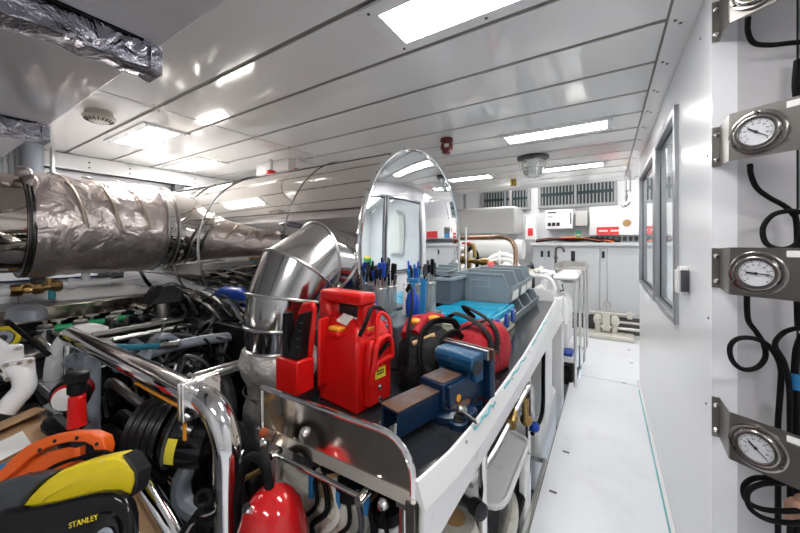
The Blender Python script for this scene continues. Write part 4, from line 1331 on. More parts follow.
for i, (x, y, l, s) in enumerate(((-1.0, 4.05, 'white purifier with piping right behind the copper pipe', 1.12), (-1.6, 4.3, 'white purifier beyond the silencer end with curved feed pipe', 1.22),
                               (-.65, 4.6, 'white purifier beside the steel post rack by the aisle', .98), (-1.25, 5.0, 'white purifier in the last row below the white tank', 1.15),
                               (-2.05, 5.0, 'white purifier farthest from the aisle below the white tank', 1.2))):
    white_machine(x, y, l, s)
for i in range(9):
    x = -.55 - .16 * i
    y = 4.4 + .12 * (i % 3)
    z = 1.02 + .04 * (i % 4)
    o = MB(['white_enamel', 'cream_paint', 'engine_grey'][i % 3]).tube([(x, 3.72, z - .15), (x, 3.78, z + .03), (x - .02, 3.9, z + .06), (x - .03, y, z + .06), (x - .03, y + .3, z + .04), (x - .03, y + .4, z - .3)], .026).torus((x - .02, 4.0, z + .06), (0, 1, 0), .034, .009).build('service_pipe')
    tag(o, ['white', 'cream', 'dark grey'][i % 3] + ' service pipe running back between the white purifiers, ' + ['nearest the aisle', 'second from the aisle', 'third from the aisle', 'fourth from the aisle', 'fifth from the aisle', 'sixth from the aisle', 'seventh from the aisle', 'eighth from the aisle', 'farthest from the aisle'][i], 'pipe', 'service pipes over the purifiers')
o = MB('white_enamel').tube([(-.95, 3.70, 1.12), (-.70, 3.70, 1.12), (-.52, 3.70, 1.10), (-.46, 3.70, 1.02), (-.455, 3.70, .93)], .022).build('discharge_pipe')
tag(o, 'white pipe bending down over the far end of the bench', 'pipe')
# post rack
t = T('filter_rack', 'rack of white filters between steel posts along the aisle', 'rack', (-.45, 4.4, 0))
for y in (3.75, 4.45):
    MB('chrome').cyl((-.27, y, -.04), (-.27, y, 1.08), .016).build('post', t)
b = MB('white_enamel').box(-.47, -.25, 3.70, 4.48, 1.081, 1.14)
b.build('top_tray', t, bevel=.03)
for y in (3.9, 4.25):
    MB('white_enamel').lathe([(.06, .35), (.085, .40), (.085, .8), (.06, .87), (.03, .9)], (-.42, y, 0)).build('filter', t)
    MB('chrome').torus((-.42, y, .62), (0, 0, 1), .088, .008).build('filter_clamp', t)
MB('white_paint').box(-.55, -.29, 3.80, 4.4, .22, .28).build('shelf', t, bevel=.01)
MB('engine_black').box(-.60, -.30, 3.85, 4.2, -.04, .16).build('pump_motor', t, bevel=.03)
o = MB('blue_plastic').box(-.46, -.30, 3.80, 3.98, .283, .33).build('blue_cloth', bevel=.015)
tag(o, 'bright blue folded cloth on the low shelf of the steel post rack', 'cloth')
t = T('steel_sink', 'small stainless sink with tall curved tap by the far end of the aisle', 'sink', (-.38, 4.95, 0))
b = MB('steel').box(-.56, -.54, 4.6, 5.35, 1.12, 1.20).box(-.24, -.22, 4.6, 5.35, 1.12, 1.17).box(-.54, -.24, 4.6, 4.62, 1.12, 1.16).box(-.54, -.24, 5.33, 5.35, 1.12, 1.20)
b.loft([[(-.54, 4.62, 1.13), (-.24, 4.62, 1.13), (-.24, 5.33, 1.13), (-.54, 5.33, 1.13)], [(-.48, 4.7, .95), (-.32, 4.7, .95), (-.32, 5.2, .95), (-.48, 5.2, .95)]], cap=False)
b.build('basin', t)
MB('dark_steel').tube([(-.60, 5.0, 1.05), (-.60, 5.0, 1.34), (-.58, 5.0, 1.40), (-.52, 4.98, 1.40), (-.49, 4.97, 1.34)], .016).ball((-.60, 5.0, 1.26), .026).build('tap', t)
for y in (4.66, 5.3):
    MB('chrome').cyl((-.235, y, -.04), (-.235, y, 1.12), .014).build('leg', t)

# ================================================================ stainless handrail over the near engine
def thick(pts, r, name, label, cat='pipe', m='chrome', k=1, n=20, parent=None, group=None):
    o = MB(m).tube(pts, r, n, k).build(name, parent, smooth=50)
    return o if parent else tag(o, label, cat, group)


t = T('engine_handrail', 'thick polished handrail crossing the near engine and bending down beside the bench', 'rail', (-1.5, .5, 0))
RZ = 1.0
MB('chrome').tube([(-2.25, .50, RZ), (-1.03, .50, RZ)], .038, 24, 1).build('top_bar', t)
MB('chrome').tube([(-1.02, .50, RZ), (-.97, .50, RZ), (-.915, .503, RZ - .03), (-.885, .508, RZ - .10), (-.885, .51, RZ - .2)], .036, 24, 8).build('elbow', t)
MB('chrome').cyl((-.885, .51, RZ - .19), (-.885, .51, -.3), .033).build('post', t)
MB('chrome').box(-1.035, -1.02, .45, .56, RZ - .055, RZ + .055).build('flange', t, bevel=.004)
MB('chrome').box(-1.018, -1.003, .45, .56, RZ - .055, RZ + .055).build('flange', t, bevel=.004)
MB('chrome').cyl((-2.22, .50, RZ - .04), (-2.22, .50, -.3), .03).build('post', t)
for y in (.465, .545):
    for z in (-.04, .04):
        MB('steel').cyl((-1.045, y, RZ + z), (-.99, y, RZ + z), .006, n=8).build('bolt', t)
b = MB('orange_label').bar((-1.40, .476, RZ - .036), (-1.04, .476, RZ - .036), .004, .006).bar((-1.037, .472, RZ - .035), (-1.037, .472, RZ - .12), .010, .006)
b.build('edge_trim', t)
t = T('side_rail', 'second polished pipe with clamps running back from the handrail towards the lagged pipe', 'rail', (-1.4, .75, .9))
MB('chrome').tube([(-1.41, .53, .905), (-1.40, .98, .905)], .026, 20, 1).build('bar', t)
for y in (.66, .92):
    b = MB('steel').torus((-1.405, y, .905), (0, 1, 0), .024, .008).box(-1.45, -1.36, y - .015, y + .015, .86, .885)
    b.build('clamp', t)
MB('steel').box(-1.50, -1.33, .95, 1.0, .93, 1.0, .0).build('bracket', t, bevel=.004)

# ================================================================ near engine (dark)
t = T('near_engine', 'dark diesel engine crowded with pipes and hoses between the handrail and the silencer', 'engine', (-1.9, 1.6, -.3))
MB('engine_black').box(-2.15, -1.5, .75, 2.9, -.25, .70).build('block', t, bevel=.03)
for i in range(2):
    y = .78 + .21 * i
    MB('engine_grey' if i % 2 else 'engine_black').box(-2.08, -1.62, y, y + .19, .721, .84, .02).build('rocker_cover', t, bevel=.02)
    b = MB('steel')
    for x in (-2.0, -1.7):
        b.lathe([(.014, 0), (.014, .014), (.008, .02)], (x, y + .09, .84), n=6)
    b.build('cover_bolts', t)
for i in range(3):
    y = .8 + .14 * i
    MB('engine_grey').tube([(-1.62, y, .80), (-1.50, y + .02, .86), (-1.42, y + .03, .76), (-1.42, y + .03, .5)], .028, 10).build('intake_runner', t)
MB('engine_grey').cyl((-1.46, .80, .52), (-1.46, 2.7, .52), .075).build('manifold', t)
MB('dark_steel').box(-1.75, -1.55, 1.02, 1.30, .86, 1.0).build('control_box', t, bevel=.01)
r2 = random.Random(11)
hm = ['rubber', 'rubber', 'dark_steel', 'steel', 'engine_grey', 'rubber', 'black_plastic', 'pipe_grey', 'steel']
for i in range(70):
    x, y = r2.uniform(-2.3, -1.55), r2.uniform(.66, 1.1)
    z = .84 + r2.uniform(0, .14)
    dx, dy = r2.uniform(-.3, .3), r2.uniform(.05, .2)
    x2 = min(max(x + dx, -2.35), -1.48)
    pts = [(x, y, z - .08), (x, y + .04, z), ((x + x2) / 2 + r2.uniform(-.05, .05), y + dy / 2, z + r2.uniform(-.03, .07)), (x2, y + dy, z), (x2, y + dy + .04, z - .1)]
    MB(hm[i % 9]).tube(pts, r2.choice([.006, .009, .012, .016]), 7, 5).build('hose', t)
for i in range(26):
    x, y = r2.uniform(-2.3, -1.55), r2.uniform(.7, 1.9)
    z = .86 + r2.uniform(0, .06)
    MB(['steel', 'dark_steel', 'engine_grey'][i % 3]).lathe([(.018, -.04), (.018, 0), (.026, .0), (.026, .018), (.014, .02), (.014, .04)], (x, y, z), (r2.uniform(-.5, .5), r2.uniform(-.5, .5), 1), n=8).build('fitting', t)
# front of the near engine: alternator, filter, belts
b = MB('ribbed_black')
c0, c1 = Vector((-1.55, .47, .84)), Vector((-1.36, .60, .78))
prof = []
for i in range(10):
    prof += [(.085 if i % 2 else .079, i * .010), (.085 if i % 2 else .079, i * .010 + .006)]
b.lathe(prof, Vector((-1.19, .50, .848)) - Vector((.75, .62, -.2)).normalized() * .10, (.75, .62, -.2), n=36)
b.build('ribbed_filter', t)
d = Vector((.75, .62, -.2)).normalized()
q = Vector((-1.19, .50, .848))
o = MB('black_gloss').lathe([(.06, 0), (.088, .01), (.096, .03), (.096, .10), (.09, .13), (.05, .14)], q, d, n=40).build('air_cleaner', t, smooth=40)
x_, y_, _ = basis(d)
b = MB('yellow_sign')
vv = Vector((.45, -.7, -.05))
ac = math.atan2(vv.dot(y_), vv.dot(x_))
for s_ in range(5):
    a0, a1 = ac + math.radians(10 * s_ - 25), ac + math.radians(10 * s_ - 15)
    P4 = [q + d * h + x_ * math.cos(a) * .0972 + y_ * math.sin(a) * .0972 for a, h in ((a0, .03), (a1, .03), (a1, .062), (a0, .062))]
    b.add(P4, [(0, 1, 2, 3)])
b.build('yellow_label', o)
MB('black_plastic').lathe([(.05, 0), (.07, .01), (.07, .16), (.05, .17)], (-1.17, .66, .76), (.7, -.1, -.3), n=28).build('alternator', t)
MB('engine_grey').torus(q + d * .03, d, .098, .005, n=40).build('band', t)
MB('pipe_grey').tube([at(188, 466, X=-1.14), at(181, 485, X=-1.14), at(184, 503, X=-1.12), at(200, 515, X=-1.06)], .028).build('coolant_elbow', t)
MB('rubber').cyl(at(198, 514, X=-1.065), at(216, 528, X=-1.0), .036).build('rubber_sleeve', t)
for i in range(36):
    x, y, z = r2.uniform(-1.75, -1.0), r2.uniform(.62, .85), r2.uniform(.25, .70)
    pts = [(x, y, z), (x + r2.uniform(-.1, .1), y - .03, z + r2.uniform(.0, .12)), (x + r2.uniform(-.15, .15), y + r2.uniform(-.05, .1), z - .1), (x + r2.uniform(-.2, .2), y + .08, z - .25)]
    MB(['rubber', 'dark_steel', 'engine_black', 'rubber', 'engine_black'][i % 5]).tube(pts, r2.choice([.008, .012, .018, .024]), 8, 5).build('hose', t)
MB('black_plastic').box(-1.75, -1.0, .66, .75, -.25, .66).build('front_cover', t, bevel=.03)
MB('copper').tube([(-1.30, .55, .6), (-1.25, .52, .66), (-1.2, .53, .60), (-1.24, .52, .54)], .007, 8).build('copper_line', t)
# row on top of the near engine
o = thick([(-2.12, .55, 1.00), (-2.12, 1.28, 1.00)], .020, 'fuel_rail', 'long dark steel pipe running back over the near engine', m='dark_steel')
thick([(-2.02, .60, .985), (-2.02, 1.25, .985)], .012, 'fuel_rail', 'thin bright pipe beside the long dark steel pipe', m='steel')
for i, y in enumerate((.52, .655, .78, 1.04)):
    t = T('ball_valve', ['green handled valve nearest the wrapped exhaust pipe end', 'second green handled valve along the engine', 'third green handled valve, before the black hood', 'green handled valve just past the black hood'][i], 'valve', (-2.45, y, .9), 'green handled valves')
    MB('steel').lathe([(.02, -.03), (.028, -.02), (.028, .02), (.02, .03)], (-2.48, y - .01, .985), (1, 0, 0), n=12).cyl((-2.48, y - .01, .985), (-2.48, y - .01, 1.04), .008).lathe([(.03, 1.04), (.03, 1.048)], (-2.48, y - .01, 0), n=12).build('valve_body', t)
    MB('steel').bar((-2.48, y - .09, 1.005), (-2.45, y - .02, 1.005), .012, .004).build('lever', t)
    MB('green').tube([(-2.45, y - .03, 1.008), (-2.43, y + .032, 1.008)], .017, 10, 1).build('grip', t)
t = T('filler_neck', 'chrome filler neck with black pyramid hood on top of the engine', 'filler', (-2.28, .92, 1.0))
MB('steel').lathe([(.06, .98), (.06, 1.0), (.035, 1.005), (.035, 1.10)], (-2.28, .92, 0)).build('neck', t)
MB('black_plastic').loft([[(-2.37, .82, 1.101), (-2.20, .82, 1.101), (-2.16, 1.02, 1.101), (-2.37, 1.02, 1.101)], [(-2.36, .86, 1.15), (-2.2, .86, 1.15), (-2.18, 1.0, 1.15), (-2.36, 1.0, 1.15)], [(-2.31, .90, 1.20), (-2.25, .90, 1.20), (-2.24, .96, 1.20), (-2.31, .96, 1.20)]]).build('hood', t, bevel=.004)
t = T('black_tray', 'black steel box on the near engine beside the polished elbow', 'box', (-1.66, 1.05, .9))
MB('black_plastic').box(-1.80, -1.50, .96, 1.02, .84, 1.03).box(-1.80, -1.74, 1.02, 1.22, .84, 1.03).build('box_body', t, bevel=.004)
t = T('blue_bottle', 'blue and white bottle lying on the engine by the black box', 'bottle', (-1.9, 1.32, 1.02))
MB('blue_plastic').lathe([(.02, 0), (.045, .01), (.045, .10), (.03, .13)], (-2.0, 1.22, 1.06), (.9, .3, 0)).build('body', t)
MB('paper').lathe([(.046, .13), (.046, .22), (.02, .24)], (-2.0, 1.22, 1.06), (.9, .3, 0)).build('label_band', t)
thick([(-1.98, .60, .86), (-1.85, .72, .93), (-1.75, .86, .96), (-1.62, 1.0, .97)], .025, 'coolant_hose', 'pale grey hose slanting up across the near engine', 'hose', 'pipe_grey', 6)
t = T('breather_hose', 'short petrol-blue hose with steel ends on the near engine', 'hose', (-1.9, .66, .95))
MB('blue_hose').tube([(-1.98, .60, .96), (-1.90, .66, .955), (-1.80, .72, .965)], .014).build('hose_body', t)
MB('steel').tube([(-2.0, .50, .93), (-2.05, .56, .99), (-1.98, .60, .96)], .010).cyl((-1.80, .72, .965), (-1.74, .77, .97), .016).build('fitting', t)
o = thick([(-1.84, 1.02, 1.04), (-1.78, .86, .95), (-1.80, .72, .87), (-1.86, .66, .82)], .009, 'fuel_hose', 'thin black hose dropping across the pale grey hose', 'hose', 'rubber', 6)

# crumpled black sheeting heap between the engines
t = T('cable_heap', 'heap of black cables and foil sheeting on the engine beneath the silencer', 'cables', (-2.2, 1.3, 1.0))
for i in range(46):
    x, y = r2.uniform(-2.75, -1.7), r2.uniform(.98, 1.17)
    z = 1.06 + r2.uniform(0, .10)
    L_ = r2.uniform(.15, .4)
    a = r2.uniform(-.8, .8)
    ux, uy = math.cos(a), math.sin(a) * .2
    MB(['rubber', 'dark_steel', 'steel', 'engine_black', 'pipe_grey'][i % 5]).tube([(x - ux * L_, y - uy * L_, z - .05), (x - ux * L_ * .3, y - uy * L_ * .3, z + .02), (x + ux * L_ * .4, y + uy * L_ * .4, z), (x + ux * L_, y + uy * L_, z - .08)], r2.choice([.006, .01, .014]), 6, 4, squash=.6).build('cable', t)
t = T('foil_sheet', 'dark creased foil sheet draped over the engine between the valves and the silencer', 'sheet', (-2.4, 1.2, .9))
b = MB('foil')
n = 22
vs, fs = [], []
for i in range(n):
    for j in range(n):
        x = -2.85 + .95 * i / (n - 1)
        y = .95 + .33 * j / (n - 1)
        vs.append((x, y, 1.0 + .10 * j / (n - 1) + r2.uniform(-.022, .022)))
for i in range(n - 1):
    for j in range(n - 1):
        fs.append((i * n + j, (i + 1) * n + j, (i + 1) * n + j + 1, i * n + j + 1))
k = len(vs)
vs += [(a, b_, c - .006) for a, b_, c in vs]
fs += [tuple(q + k for q in reversed(f)) for f in fs[:]]
MB('dark_steel').add(vs, fs).build('sheet_body', t, smooth=25)

# ================================================================ far engine
t = T('far_engine', 'far diesel engine with a long flat steel cover beneath the wrapped exhaust pipe', 'engine', (-3.3, 1.2, -.3))
MB('engine_black').box(-3.75, -2.85, .0, 1.15, -.25, .90).build('block', t, bevel=.03)
MB('plate_steel').box(-3.75, -2.78, .55, 1.18, 1.0, 1.10).build('flat_cover', t, bevel=.01)
MB('plate_mirror').box(-2.779, -2.765, .30, 1.15, 1.0, 1.085).build('cover_front', t, bevel=.003)
MB('engine_grey').box(-3.70, -2.9, -.3, .54, .90, 1.02).build('near_cover', t, bevel=.02)
for i in range(9):
    y = .2 + .15 * i
    b = MB('steel').cyl((-2.70, y, .90), (-2.70, y, 1.01), .010).lathe([(.03, 0), (.036, .01), (.03, .02)], (-2.70, y, .97), n=10).lathe([(.022, 0), (.022, .05)], (-2.70, y, .90), n=8)
    b.cyl((-2.84, y, .93), (-2.70, y, .93), .012)
    b.build('injector', t)
b = MB('engine_grey').box(-2.84, -2.60, .0, 1.3, .60, .895)
b.build('side_cover', t, bevel=.02)
MB('steel').cyl((-2.58, .0, .86), (-2.58, 1.5, .86), .022).build('oil_line', t)
MB('pipe_grey').lathe([(.001, 0), (.10, .0), (.09, .05), (.05, .07)], (-2.75, .44, 1.04), (0, 0, 1), sx=.8, sy=1.6).build('dome_cap', t)
for i in range(40):
    x, y = r2.uniform(-2.75, -2.35), r2.uniform(.15, 1.2)
    z = r2.uniform(.55, .93)
    pts = [(x, y, z), (x + r2.uniform(-.08, .08), y + .08, z + .04), (x + r2.uniform(-.12, .12), y + .2, z - .02), (x + r2.uniform(-.1, .1), y + .25, z - .25)]
    MB(['rubber', 'steel', 'dark_steel', 'engine_grey'][i % 4]).tube(pts, r2.choice([.007, .011, .016]), 7, 5).build('hose', t)
t = T('brass_valve_pipe', 'white water pipe with a brown brass three-way valve under the exhaust pipe', 'pipe', (-3.25, .6, 1.2))
X0 = -3.0
A, B2 = at(-10, 293, X=X0), at(12, 291, X=X0)
MB('white_enamel').cyl(A, B2, .026).build('pipe', t)
Cc, D = at(62, 285, X=X0), at(110, 281, X=X0)
MB('white_enamel').cyl(Cc, D, .026).cyl(D, at(140, 278, X=X0), .014).cyl(at(86, 283, X=X0), at(86, 262, X=X0), .024).build('pipe', t)
b = MB('brass').cyl(B2, Cc, .024)
for px in (16, 38, 56):
    c = at(px, 290.5 - (px - 16) * .11, X=X0)
    b.lathe([(.032, -.025), (.036, -.015), (.036, .015), (.032, .025)], c, (0, 1, 0), n=8)
b.torus(at(27, 288, X=X0 + .02), (1, 0, 0), .022, .010).cyl(at(50, 286, X=X0), at(50, 278, X=X0), .02)
b.build('brass_valve', t)
MB('teal').bar(at(46, 276, X=X0), at(58, 273, X=X0), .03, .02).cyl(at(52, 285, X=X0), at(52, 299, X=X0), .018).build('handle', t)
MB('white_enamel').lathe([(.035, -.02), (.04, 0), (.035, .02)], at(71, 284, X=X0), (0, 1, 0), n=12).build('union', t)
for px, l in ((38, 'first dark clip box on the pale wall ledge under the exhaust pipe'), (105, 'second dark clip box on the pale wall ledge'), (117, 'third dark clip box on the pale wall ledge')):
    q = at(px, 276, X=-3.7)
    tag(MB('engine_grey').box(q.x - .03, q.x + .03, q.y - .04, q.y + .04, q.z - .05, q.z + .05).m('ink').box(q.x + .03, q.x + .035, q.y - .03, q.y + .03, q.z - .03, q.z + .01).build('clip_box', bevel=.006), l, 'box')
o = MB('white_wall').box(-4.4, -3.78, -1.0, 1.15, -.3, 1.28).build('wall_ledge', bevel=.01)
tag(o, 'pale boxed ledge along the wall behind the far engine', 'ledge')
b = MB('navy').box(-3.779, -3.77, -1.0, 1.15, 1.16, 1.175)
tag(b.build('cable_strip'), 'thin dark strip along the pale ledge behind the far engine', 'strip')
# things on the left wall
t = T('wall_pipe', 'pale vertical pipe behind the wrapped exhaust pipe, below the beam', 'pipe', (-4.2, .75, 1.3))
q = at(32, 165, X=-4.2)
MB('pipe_grey').cyl((q.x, q.y, 1.30), (q.x, q.y, 2.31), .07).build('tube', t)
MB('steel').cyl((q.x + .02, q.y + .12, 1.30), (q.x + .02, q.y + .12, 2.31), .018).build('thin_tube', t)
b = MB('cabinet')
for i in range(12):
    y = .28 + .035 * i
    b.cyl((-4.3, y, 1.30), (-4.3, y, 2.31), .016, n=8)
tag(b.build('corrugated_panel'), 'grey corrugated panel at the wall beside the pale vertical pipe', 'panel')
o = MB('dark_steel').box(-4.42, -4.36, 2.3, 2.9, 2.0, 2.16).m('teal')
for i in range(6):
    o.box(-4.36, -4.35, 2.33 + .1 * i, 2.36 + .1 * i, 2.0, 2.16)
tag(o.build('vent_curtain'), 'dark striped vent below the beam where the silencer meets the wall', 'vent')
o = MB('engine_grey').box(-4.4, -4.3, 1.85, 1.95, 1.9, 2.16).build('beam_bracket', bevel=.005)
tag(o, 'small grey bracket under the wall beam above the exhaust pipe', 'bracket')

# ================================================================ white pipes at the near engine's front
t = T('coolant_pipe', 'thick white hooped pipe rising in a U beneath the handrail end', 'pipe', (-2.0, .45, .5))
A = [at(104, 334, X=-2.30), at(88, 331, X=-2.31), at(70, 337, X=-2.32), at(59, 354, X=-2.32), at(55, 378, X=-2.32), at(55, 430, X=-2.32)]
MB('white_enamel').tube([a for a in A], .042, 18, 8).build('pipe_body', t, smooth=60)
MB('steel').torus(at(55, 378, X=-2.32), (0, 0, 1), .043, .004).build('clamp', t)
q = Vector((-1.93, .50, .935))
tag(MB('pipe_grey').cyl((q.x, q.y, q.z + .03), (q.x, q.y, -.3), .030).build('support_tube', smooth=50), 'upright pale blue-grey tube under the handrail', 'tube')
t = T('valve_manifold', 'pale grey valve body with short branches hanging below the handrail end', 'valve', at(82, 365, X=-1.85))
b = MB('pipe_grey')
for (x1, y1, x2, y2, r) in ((70, 355, 84, 372, .02), (84, 345, 96, 368, .022), (72, 372, 92, 372, .03), (82, 352, 82, 392, .022), (64, 362, 78, 366, .016)):
    b.cyl(at(x1, y1, X=-2.12), at(x2, y2, X=-2.12), r)
b.ball(at(82, 362, X=-2.12), .035)
b.build('valve_body', t)
MB('ink').lathe([(.05, 0), (.055, .02), (.055, .10), (.04, .12)], at(79, 395, X=-2.10), (0, 0, 1), n=20).build('cap', t)
t = T('flanged_pipe', 'white pipe with square bolted flanges at the picture edge above the cardboard box', 'pipe', at(10, 380, X=-1.9))
Q = [at(-14, 343, X=-1.9), at(5, 356, X=-1.9), at(16, 366, X=-1.88)]
MB('white_enamel').tube(Q, .033, 16, 4).build('pipe_body', t, smooth=60)
MB('white_enamel').tube([at(14, 366, X=-1.88), at(23, 375, X=-1.86), at(24, 388, X=-1.85), at(14, 400, X=-1.85), at(4, 412, X=-1.85)], .033, 16, 6).build('pipe_body', t, smooth=60)
for px, py in ((8, 355), (20, 368)):
    c = at(px, py, X=-1.86)
    d = Vector((.85, -.30, -.25)).normalized()
    x_, y_, _ = basis(d)
    b = MB('white_enamel').prism([c + x_ * a * .040 + y_ * e_ * .040 for a, e_ in ((-1, -.8), (-.8, -1), (.8, -1), (1, -.8), (1, .8), (.8, 1), (-.8, 1), (-1, .8))], d * .012)
    f_ = b.build('flange', t)
    for a, e_ in ((-1, -1), (1, -1), (1, 1), (-1, 1)):
        MB('steel').lathe([(.008, .012), (.008, .019)], c + x_ * a * .030 + y_ * e_ * .030, d, n=6).build('bolt', f_)
q = at(4, 338, X=-2.5)
o = MB('yellow').torus(q, (.8, -.4, .2), .048, .011).m('pipe_grey').lathe([(.035, -.01), (.035, .01)], q, (.8, -.4, .2), n=20).m('ink').lathe([(.015, .01), (.015, .02)], q, (.8, -.4, .2), n=12).build('yellow_wheel')
tag(o, 'small wheel with a yellow rim at the picture edge', 'wheel')
q = at(77, 425, X=-1.42)
t = T('red_funnel', 'red flask with black screw top standing behind the orange cable reel', 'flask', q)
MB('red_plastic').lathe([(.026, 0), (.024, .006), (.022, .06), (.021, .09), (.014, .098)], q).build('body', t)
MB('black_plastic').lathe([(.018, .0985), (.024, .105), (.024, .135), (.03, .14), (.03, .165), (.02, .17)], q).build('cap', t)
q = at(55, 400, X=-1.65)
t = T('red_motor', 'round white-faced red motor part behind the red flask', 'motor', q)
MB('red_dark').lathe([(.04, 0), (.048, .01), (.048, .09), (.035, .10)], q + Vector((-.06, .08, 0)), (.6, -.4, 0)).build('body', t)
MB('paper').lathe([(.040, .101), (.038, .11), (.001, .112)], q + Vector((-.06, .08, 0)), (.6, -.4, 0)).build('face', t)
MB('rubber').torus(q + Vector((-.0, .04, .0)), (.6, -.4, 0), .052, .008).build('seal', t)
for i in range(7):
    px, py = [(10, 330), (40, 395), (118, 395), (130, 430), (60, 440), (115, 445), (40, 345)][i]
    X_ = [-2.4, -1.9, -1.6, -1.5, -1.5, -1.45, -2.45][i]
    q = at(px, py, X=X_)
    tag(MB(['rubber', 'engine_grey', 'dark_steel', 'rubber', 'engine_black', 'rubber', 'steel'][i]).tube([q + Vector((-.2, .05, -.1)), q + Vector((-.08, 0, .03)), q + Vector((.06, .02, .0)), q + Vector((.16, .1, -.12))], [.010, .014, .018, .024, .03, .02, .010][i]).build('engine_hose'),
        ['black hose at the picture edge below the steel cover', 'dark grey hose beside the flanged white pipe', 'dark steel tube beside the upright pale tube', 'black hose below the ribbed black filter', 'thick black hose behind the orange cable reel', 'black hose between the red flask and the black air cleaner', 'thin steel tube above the flanged white pipe'][i], 'hose')
# near-engine bed and lower rail
o = MB('dark_steel').box(-2.4, -1.35, -.2, .45, .30, .56).build('engine_bed', bevel=.02)
tag(o, 'dark steel engine bed beneath the box and reels', 'bed')
t = T('lower_rail', 'polished lower rail running along the floor edge by the tape reel', 'rail', (-1.0, .3, .55))
A, B2 = at(132, 462, X=-1.20), at(182, 545, X=-1.0)
MB('chrome').tube([A, B2], .024, 20, 1).build('bar', t)
o = MB('cardboard').prism([at(108, 470, X=-1.22), at(134, 474, X=-1.20), at(172, 545, X=-1.04), at(110, 560, X=-1.10)], (0, 0, -.02)).build('plank')
tag(o, 'light brown board beside the polished lower rail', 'board')

# ================================================================ box and reels in the near corner
t = T('cardboard_box', 'open brown cardboard box with a white paper label behind the orange cable reel', 'box', at(30, 455, X=-1.45))
C0 = at(66, 428, X=-1.56)          # near top corner towards the aisle
zt = C0.z
c1 = at(35, 408, z=zt)
c2 = at(-40, 440, z=zt)
c3 = C0 + (c2 - c1)
base = [C0, c1, c2, c3]
b = MB('cardboard').loft([[q - Vector((0, 0, .11)) for q in base], [q - Vector((0, 0, .004)) for q in base]])
b.build('body', t)
u1 = (c1 - C0)
b = MB('cardboard').prism([C0, C0 + (c3 - C0), C0 + (c3 - C0) + u1 * .46, C0 + u1 * .46], (0, 0, .004))
b.prism([c1, c2, c2 - u1 * .40 + Vector((0, 0, .02)), c1 - u1 * .40 + Vector((0, 0, .02))], (0, 0, .004))
b.build('flap', t)
lp = [C0 + (c3 - C0) * a + u1 * e_ + Vector((0, 0, .0045)) for a, e_ in ((.48, .0), (.95, .0), (.95, .44), (.42, .44))]
MB('paper').prism(lp, (0, 0, .001)).build('paper_label', t)
pn = Vector((.52, -.82, .25)).normalized()     # the reels lean back a little


def tr(pts, p, n=pn):
    return [onplane(x, y, p, n) for x, y in pts]


def extr(pts, p, th, m, name, parent, n=pn, bevel=.0):
    return MB(m).prism(tr(pts, p, n), -n * th).build(name, parent, bevel=bevel)


p0 = at(60, 455, X=-1.24)
t = T('cable_reel', 'bright orange plastic cable reel behind the yellow and black tape reel', 'reel', p0 - Vector((0, 0, .12)))
outer = [(-8, 478), (8, 462), (26, 446), (46, 437), (68, 433), (90, 433), (102, 438), (105, 447), (103, 456)]
inner = [(96, 455), (92, 446), (84, 442), (68, 442), (48, 447), (30, 458), (14, 472), (-4, 486)]
body = MB('orange').prism(tr(outer + inner, p0), -pn * .035)
body.build('rim', t, bevel=.003, smooth=40)
extr([(18, 470), (30, 461), (48, 452), (66, 448), (78, 450), (70, 462), (84, 462), (96, 458), (100, 466), (60, 475), (30, 482), (0, 490), (-6, 482)], p0 - pn * .02, .012, 'orange', 'flange', t, bevel=.003)
b = MB('orange').prism(tr([(74, 449), (79, 447), (79, 460), (72, 466)], p0 + pn * .002), -pn * .02)
b.build('spoke', t, bevel=.002)
b = MB('ink')
for x, y in ((40, 450), (55, 441), (77, 438), (97, 444), (30, 474), (84, 456)):
    b.cyl(onplane(x, y, p0, pn), onplane(x, y, p0, pn) + pn * .002, .005, n=8)
b.build('rivets', t)
tag(MB('rubber').tube(tr([(40, 476), (55, 466), (75, 459), (95, 456), (112, 457), (106, 452), (92, 452)], p0 + pn * .012), .005, 8, 6).build('cable'), 'black cable trailing over the orange cable reel', 'cable')
p1 = at(70, 490, X=-1.10)
t = T('tape_reel', 'yellow and black tape reel marked STANLEY in the near corner', 'tape reel', p1 - Vector((0, 0, .12)))
yo = [(18, 512), (30, 496), (44, 482), (60, 471), (80, 464), (100, 459), (117, 456), (126, 461), (135, 473), (134, 482), (130, 496), (112, 498), (90, 494), (76, 499), (60, 508), (40, 514)]
MB('yellow').prism(tr(yo, p1), -pn * .05).build('yellow_case', t, bevel=.006, smooth=40)
MB('yellow').prism(tr([(24, 512), (40, 496), (60, 484), (90, 473), (118, 467), (133, 473), (133, 477), (118, 471), (92, 478), (64, 488), (45, 499), (34, 512)], p1 + pn * .003), -pn * .006).build('ridge', t)
MB('ink').prism(tr([(121, 455), (128, 459), (137, 473), (136, 486), (132, 497), (129, 498), (134, 482), (134, 474), (125, 461)], p1 + pn * .001), -pn * .05).build('end_cap', t, bevel=.003)
p2 = p1 + pn * .045
MB('engine_grey').prism(tr([(-6, 484), (10, 480), (30, 476), (52, 474), (38, 484), (26, 497), (20, 510), (-2, 516)], p1 + pn * .005), -pn * .04).build('grey_side', t, bevel=.006)
bo = [(-8, 514), (8, 511), (22, 510), (50, 505), (78, 498), (96, 494), (112, 494), (122, 499), (128, 508), (131, 520), (131, 545), (-8, 560)]
MB('black_gloss').prism(tr(bo, p2), -pn * .03).build('black_case', t, bevel=.008, smooth=40)
c = onplane(100, 536, p2 + pn * .002, pn)
G = MB('black_gloss').lathe([(.044, -.004), (.044, .004), (.026, .009)], c, pn, n=40).build('hub', t, smooth=50)
MB('pipe_grey').lathe([(.018, .0101), (.018, .016), (.013, .018), (.013, .012), (.001, .012)], onplane(109, 534, p2 + pn * .002, pn), pn, n=28).build('crank_socket', G)
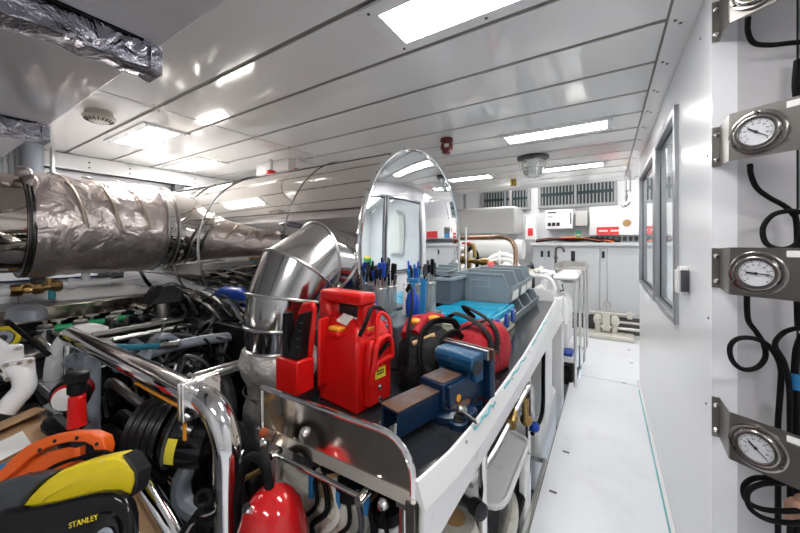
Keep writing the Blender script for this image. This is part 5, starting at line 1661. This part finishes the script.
e1 = (onplane(98, 517, p2, pn) - onplane(70, 526, p2, pn)).normalized()
text_mesh('lettering', 'STANLEY', .0155, frame(onplane(83.5, 521.5, p2 + pn * .010, pn), e1, pn.cross(e1)), 'yellow', G, .0006)
o = MB('light_blue').prism([onplane(x, y, p1 - pn * .12, pn) for x, y in ((-6, 468), (6, 462), (10, 466), (0, 480), (-6, 484))], -pn * .01).build('blue_cloth')
tag(o, 'scrap of blue cloth between the cardboard box and the orange reel', 'cloth')
# black hose and linkage beside the bench end
t = T('hose_connector', 'black hose connector with small rings beside the extinguisher', 'connector', (-.98, .55, .62))
b = MB('black_plastic').bar(at(198, 505, X=-.93), at(238, 482, X=-.90), .03, .02)
for px, py in ((203, 498), (212, 512), (232, 482)):
    b.torus(at(px, py, X=-.91), (.7, -.7, .2), .018, .006, n=20)
b.build('connector_body', t)
MB('brass').cyl(at(244, 479, X=-.93), at(262, 470, X=-.93), .008).build('pin', t)
for k in range(3):
    hp = [at(175 + 6 * k, 545, X=-.92), at(190 + 4 * k, 522, X=-.91), at(212 + 5 * k, 517 - 8 * k, X=-.90), at(226, 500 - 10 * k, X=-.90), at(240 + 3 * k, 460 - 10 * k, X=-.92)]
    tag(MB(['rubber', 'steel', 'rubber'][k]).tube(hp, [.006, .004, .005][k], 8, 6).build('thin_cable'), ['black wire crossing the handrail post near the floor', 'thin bright wire twisting by the handrail post', 'uppermost black wire beside the handrail post'][k], 'wire')
o = MB('blue_plastic').loft([ring((-1.98, 1.08, 1.15), (1, 0, .05), .015, 12), ring((-1.92, 1.09, 1.165), (1, 0, 0), .035, 12), ring((-1.76, 1.09, 1.165), (1, 0, 0), .04, 12), ring((-1.66, 1.08, 1.15), (1, 0, 0), .015, 12)]).build('blue_bag', smooth=60)
tag(o, 'blue plastic bag lying on the cable heap under the silencer', 'bag')
o = MB('dark_steel').box(-2.3, -1.40, -.2, .40, .5601, .70).build('equipment_shelf', bevel=.01)
tag(o, 'dark shelf carrying the cardboard box at the near end of the engine', 'shelf')
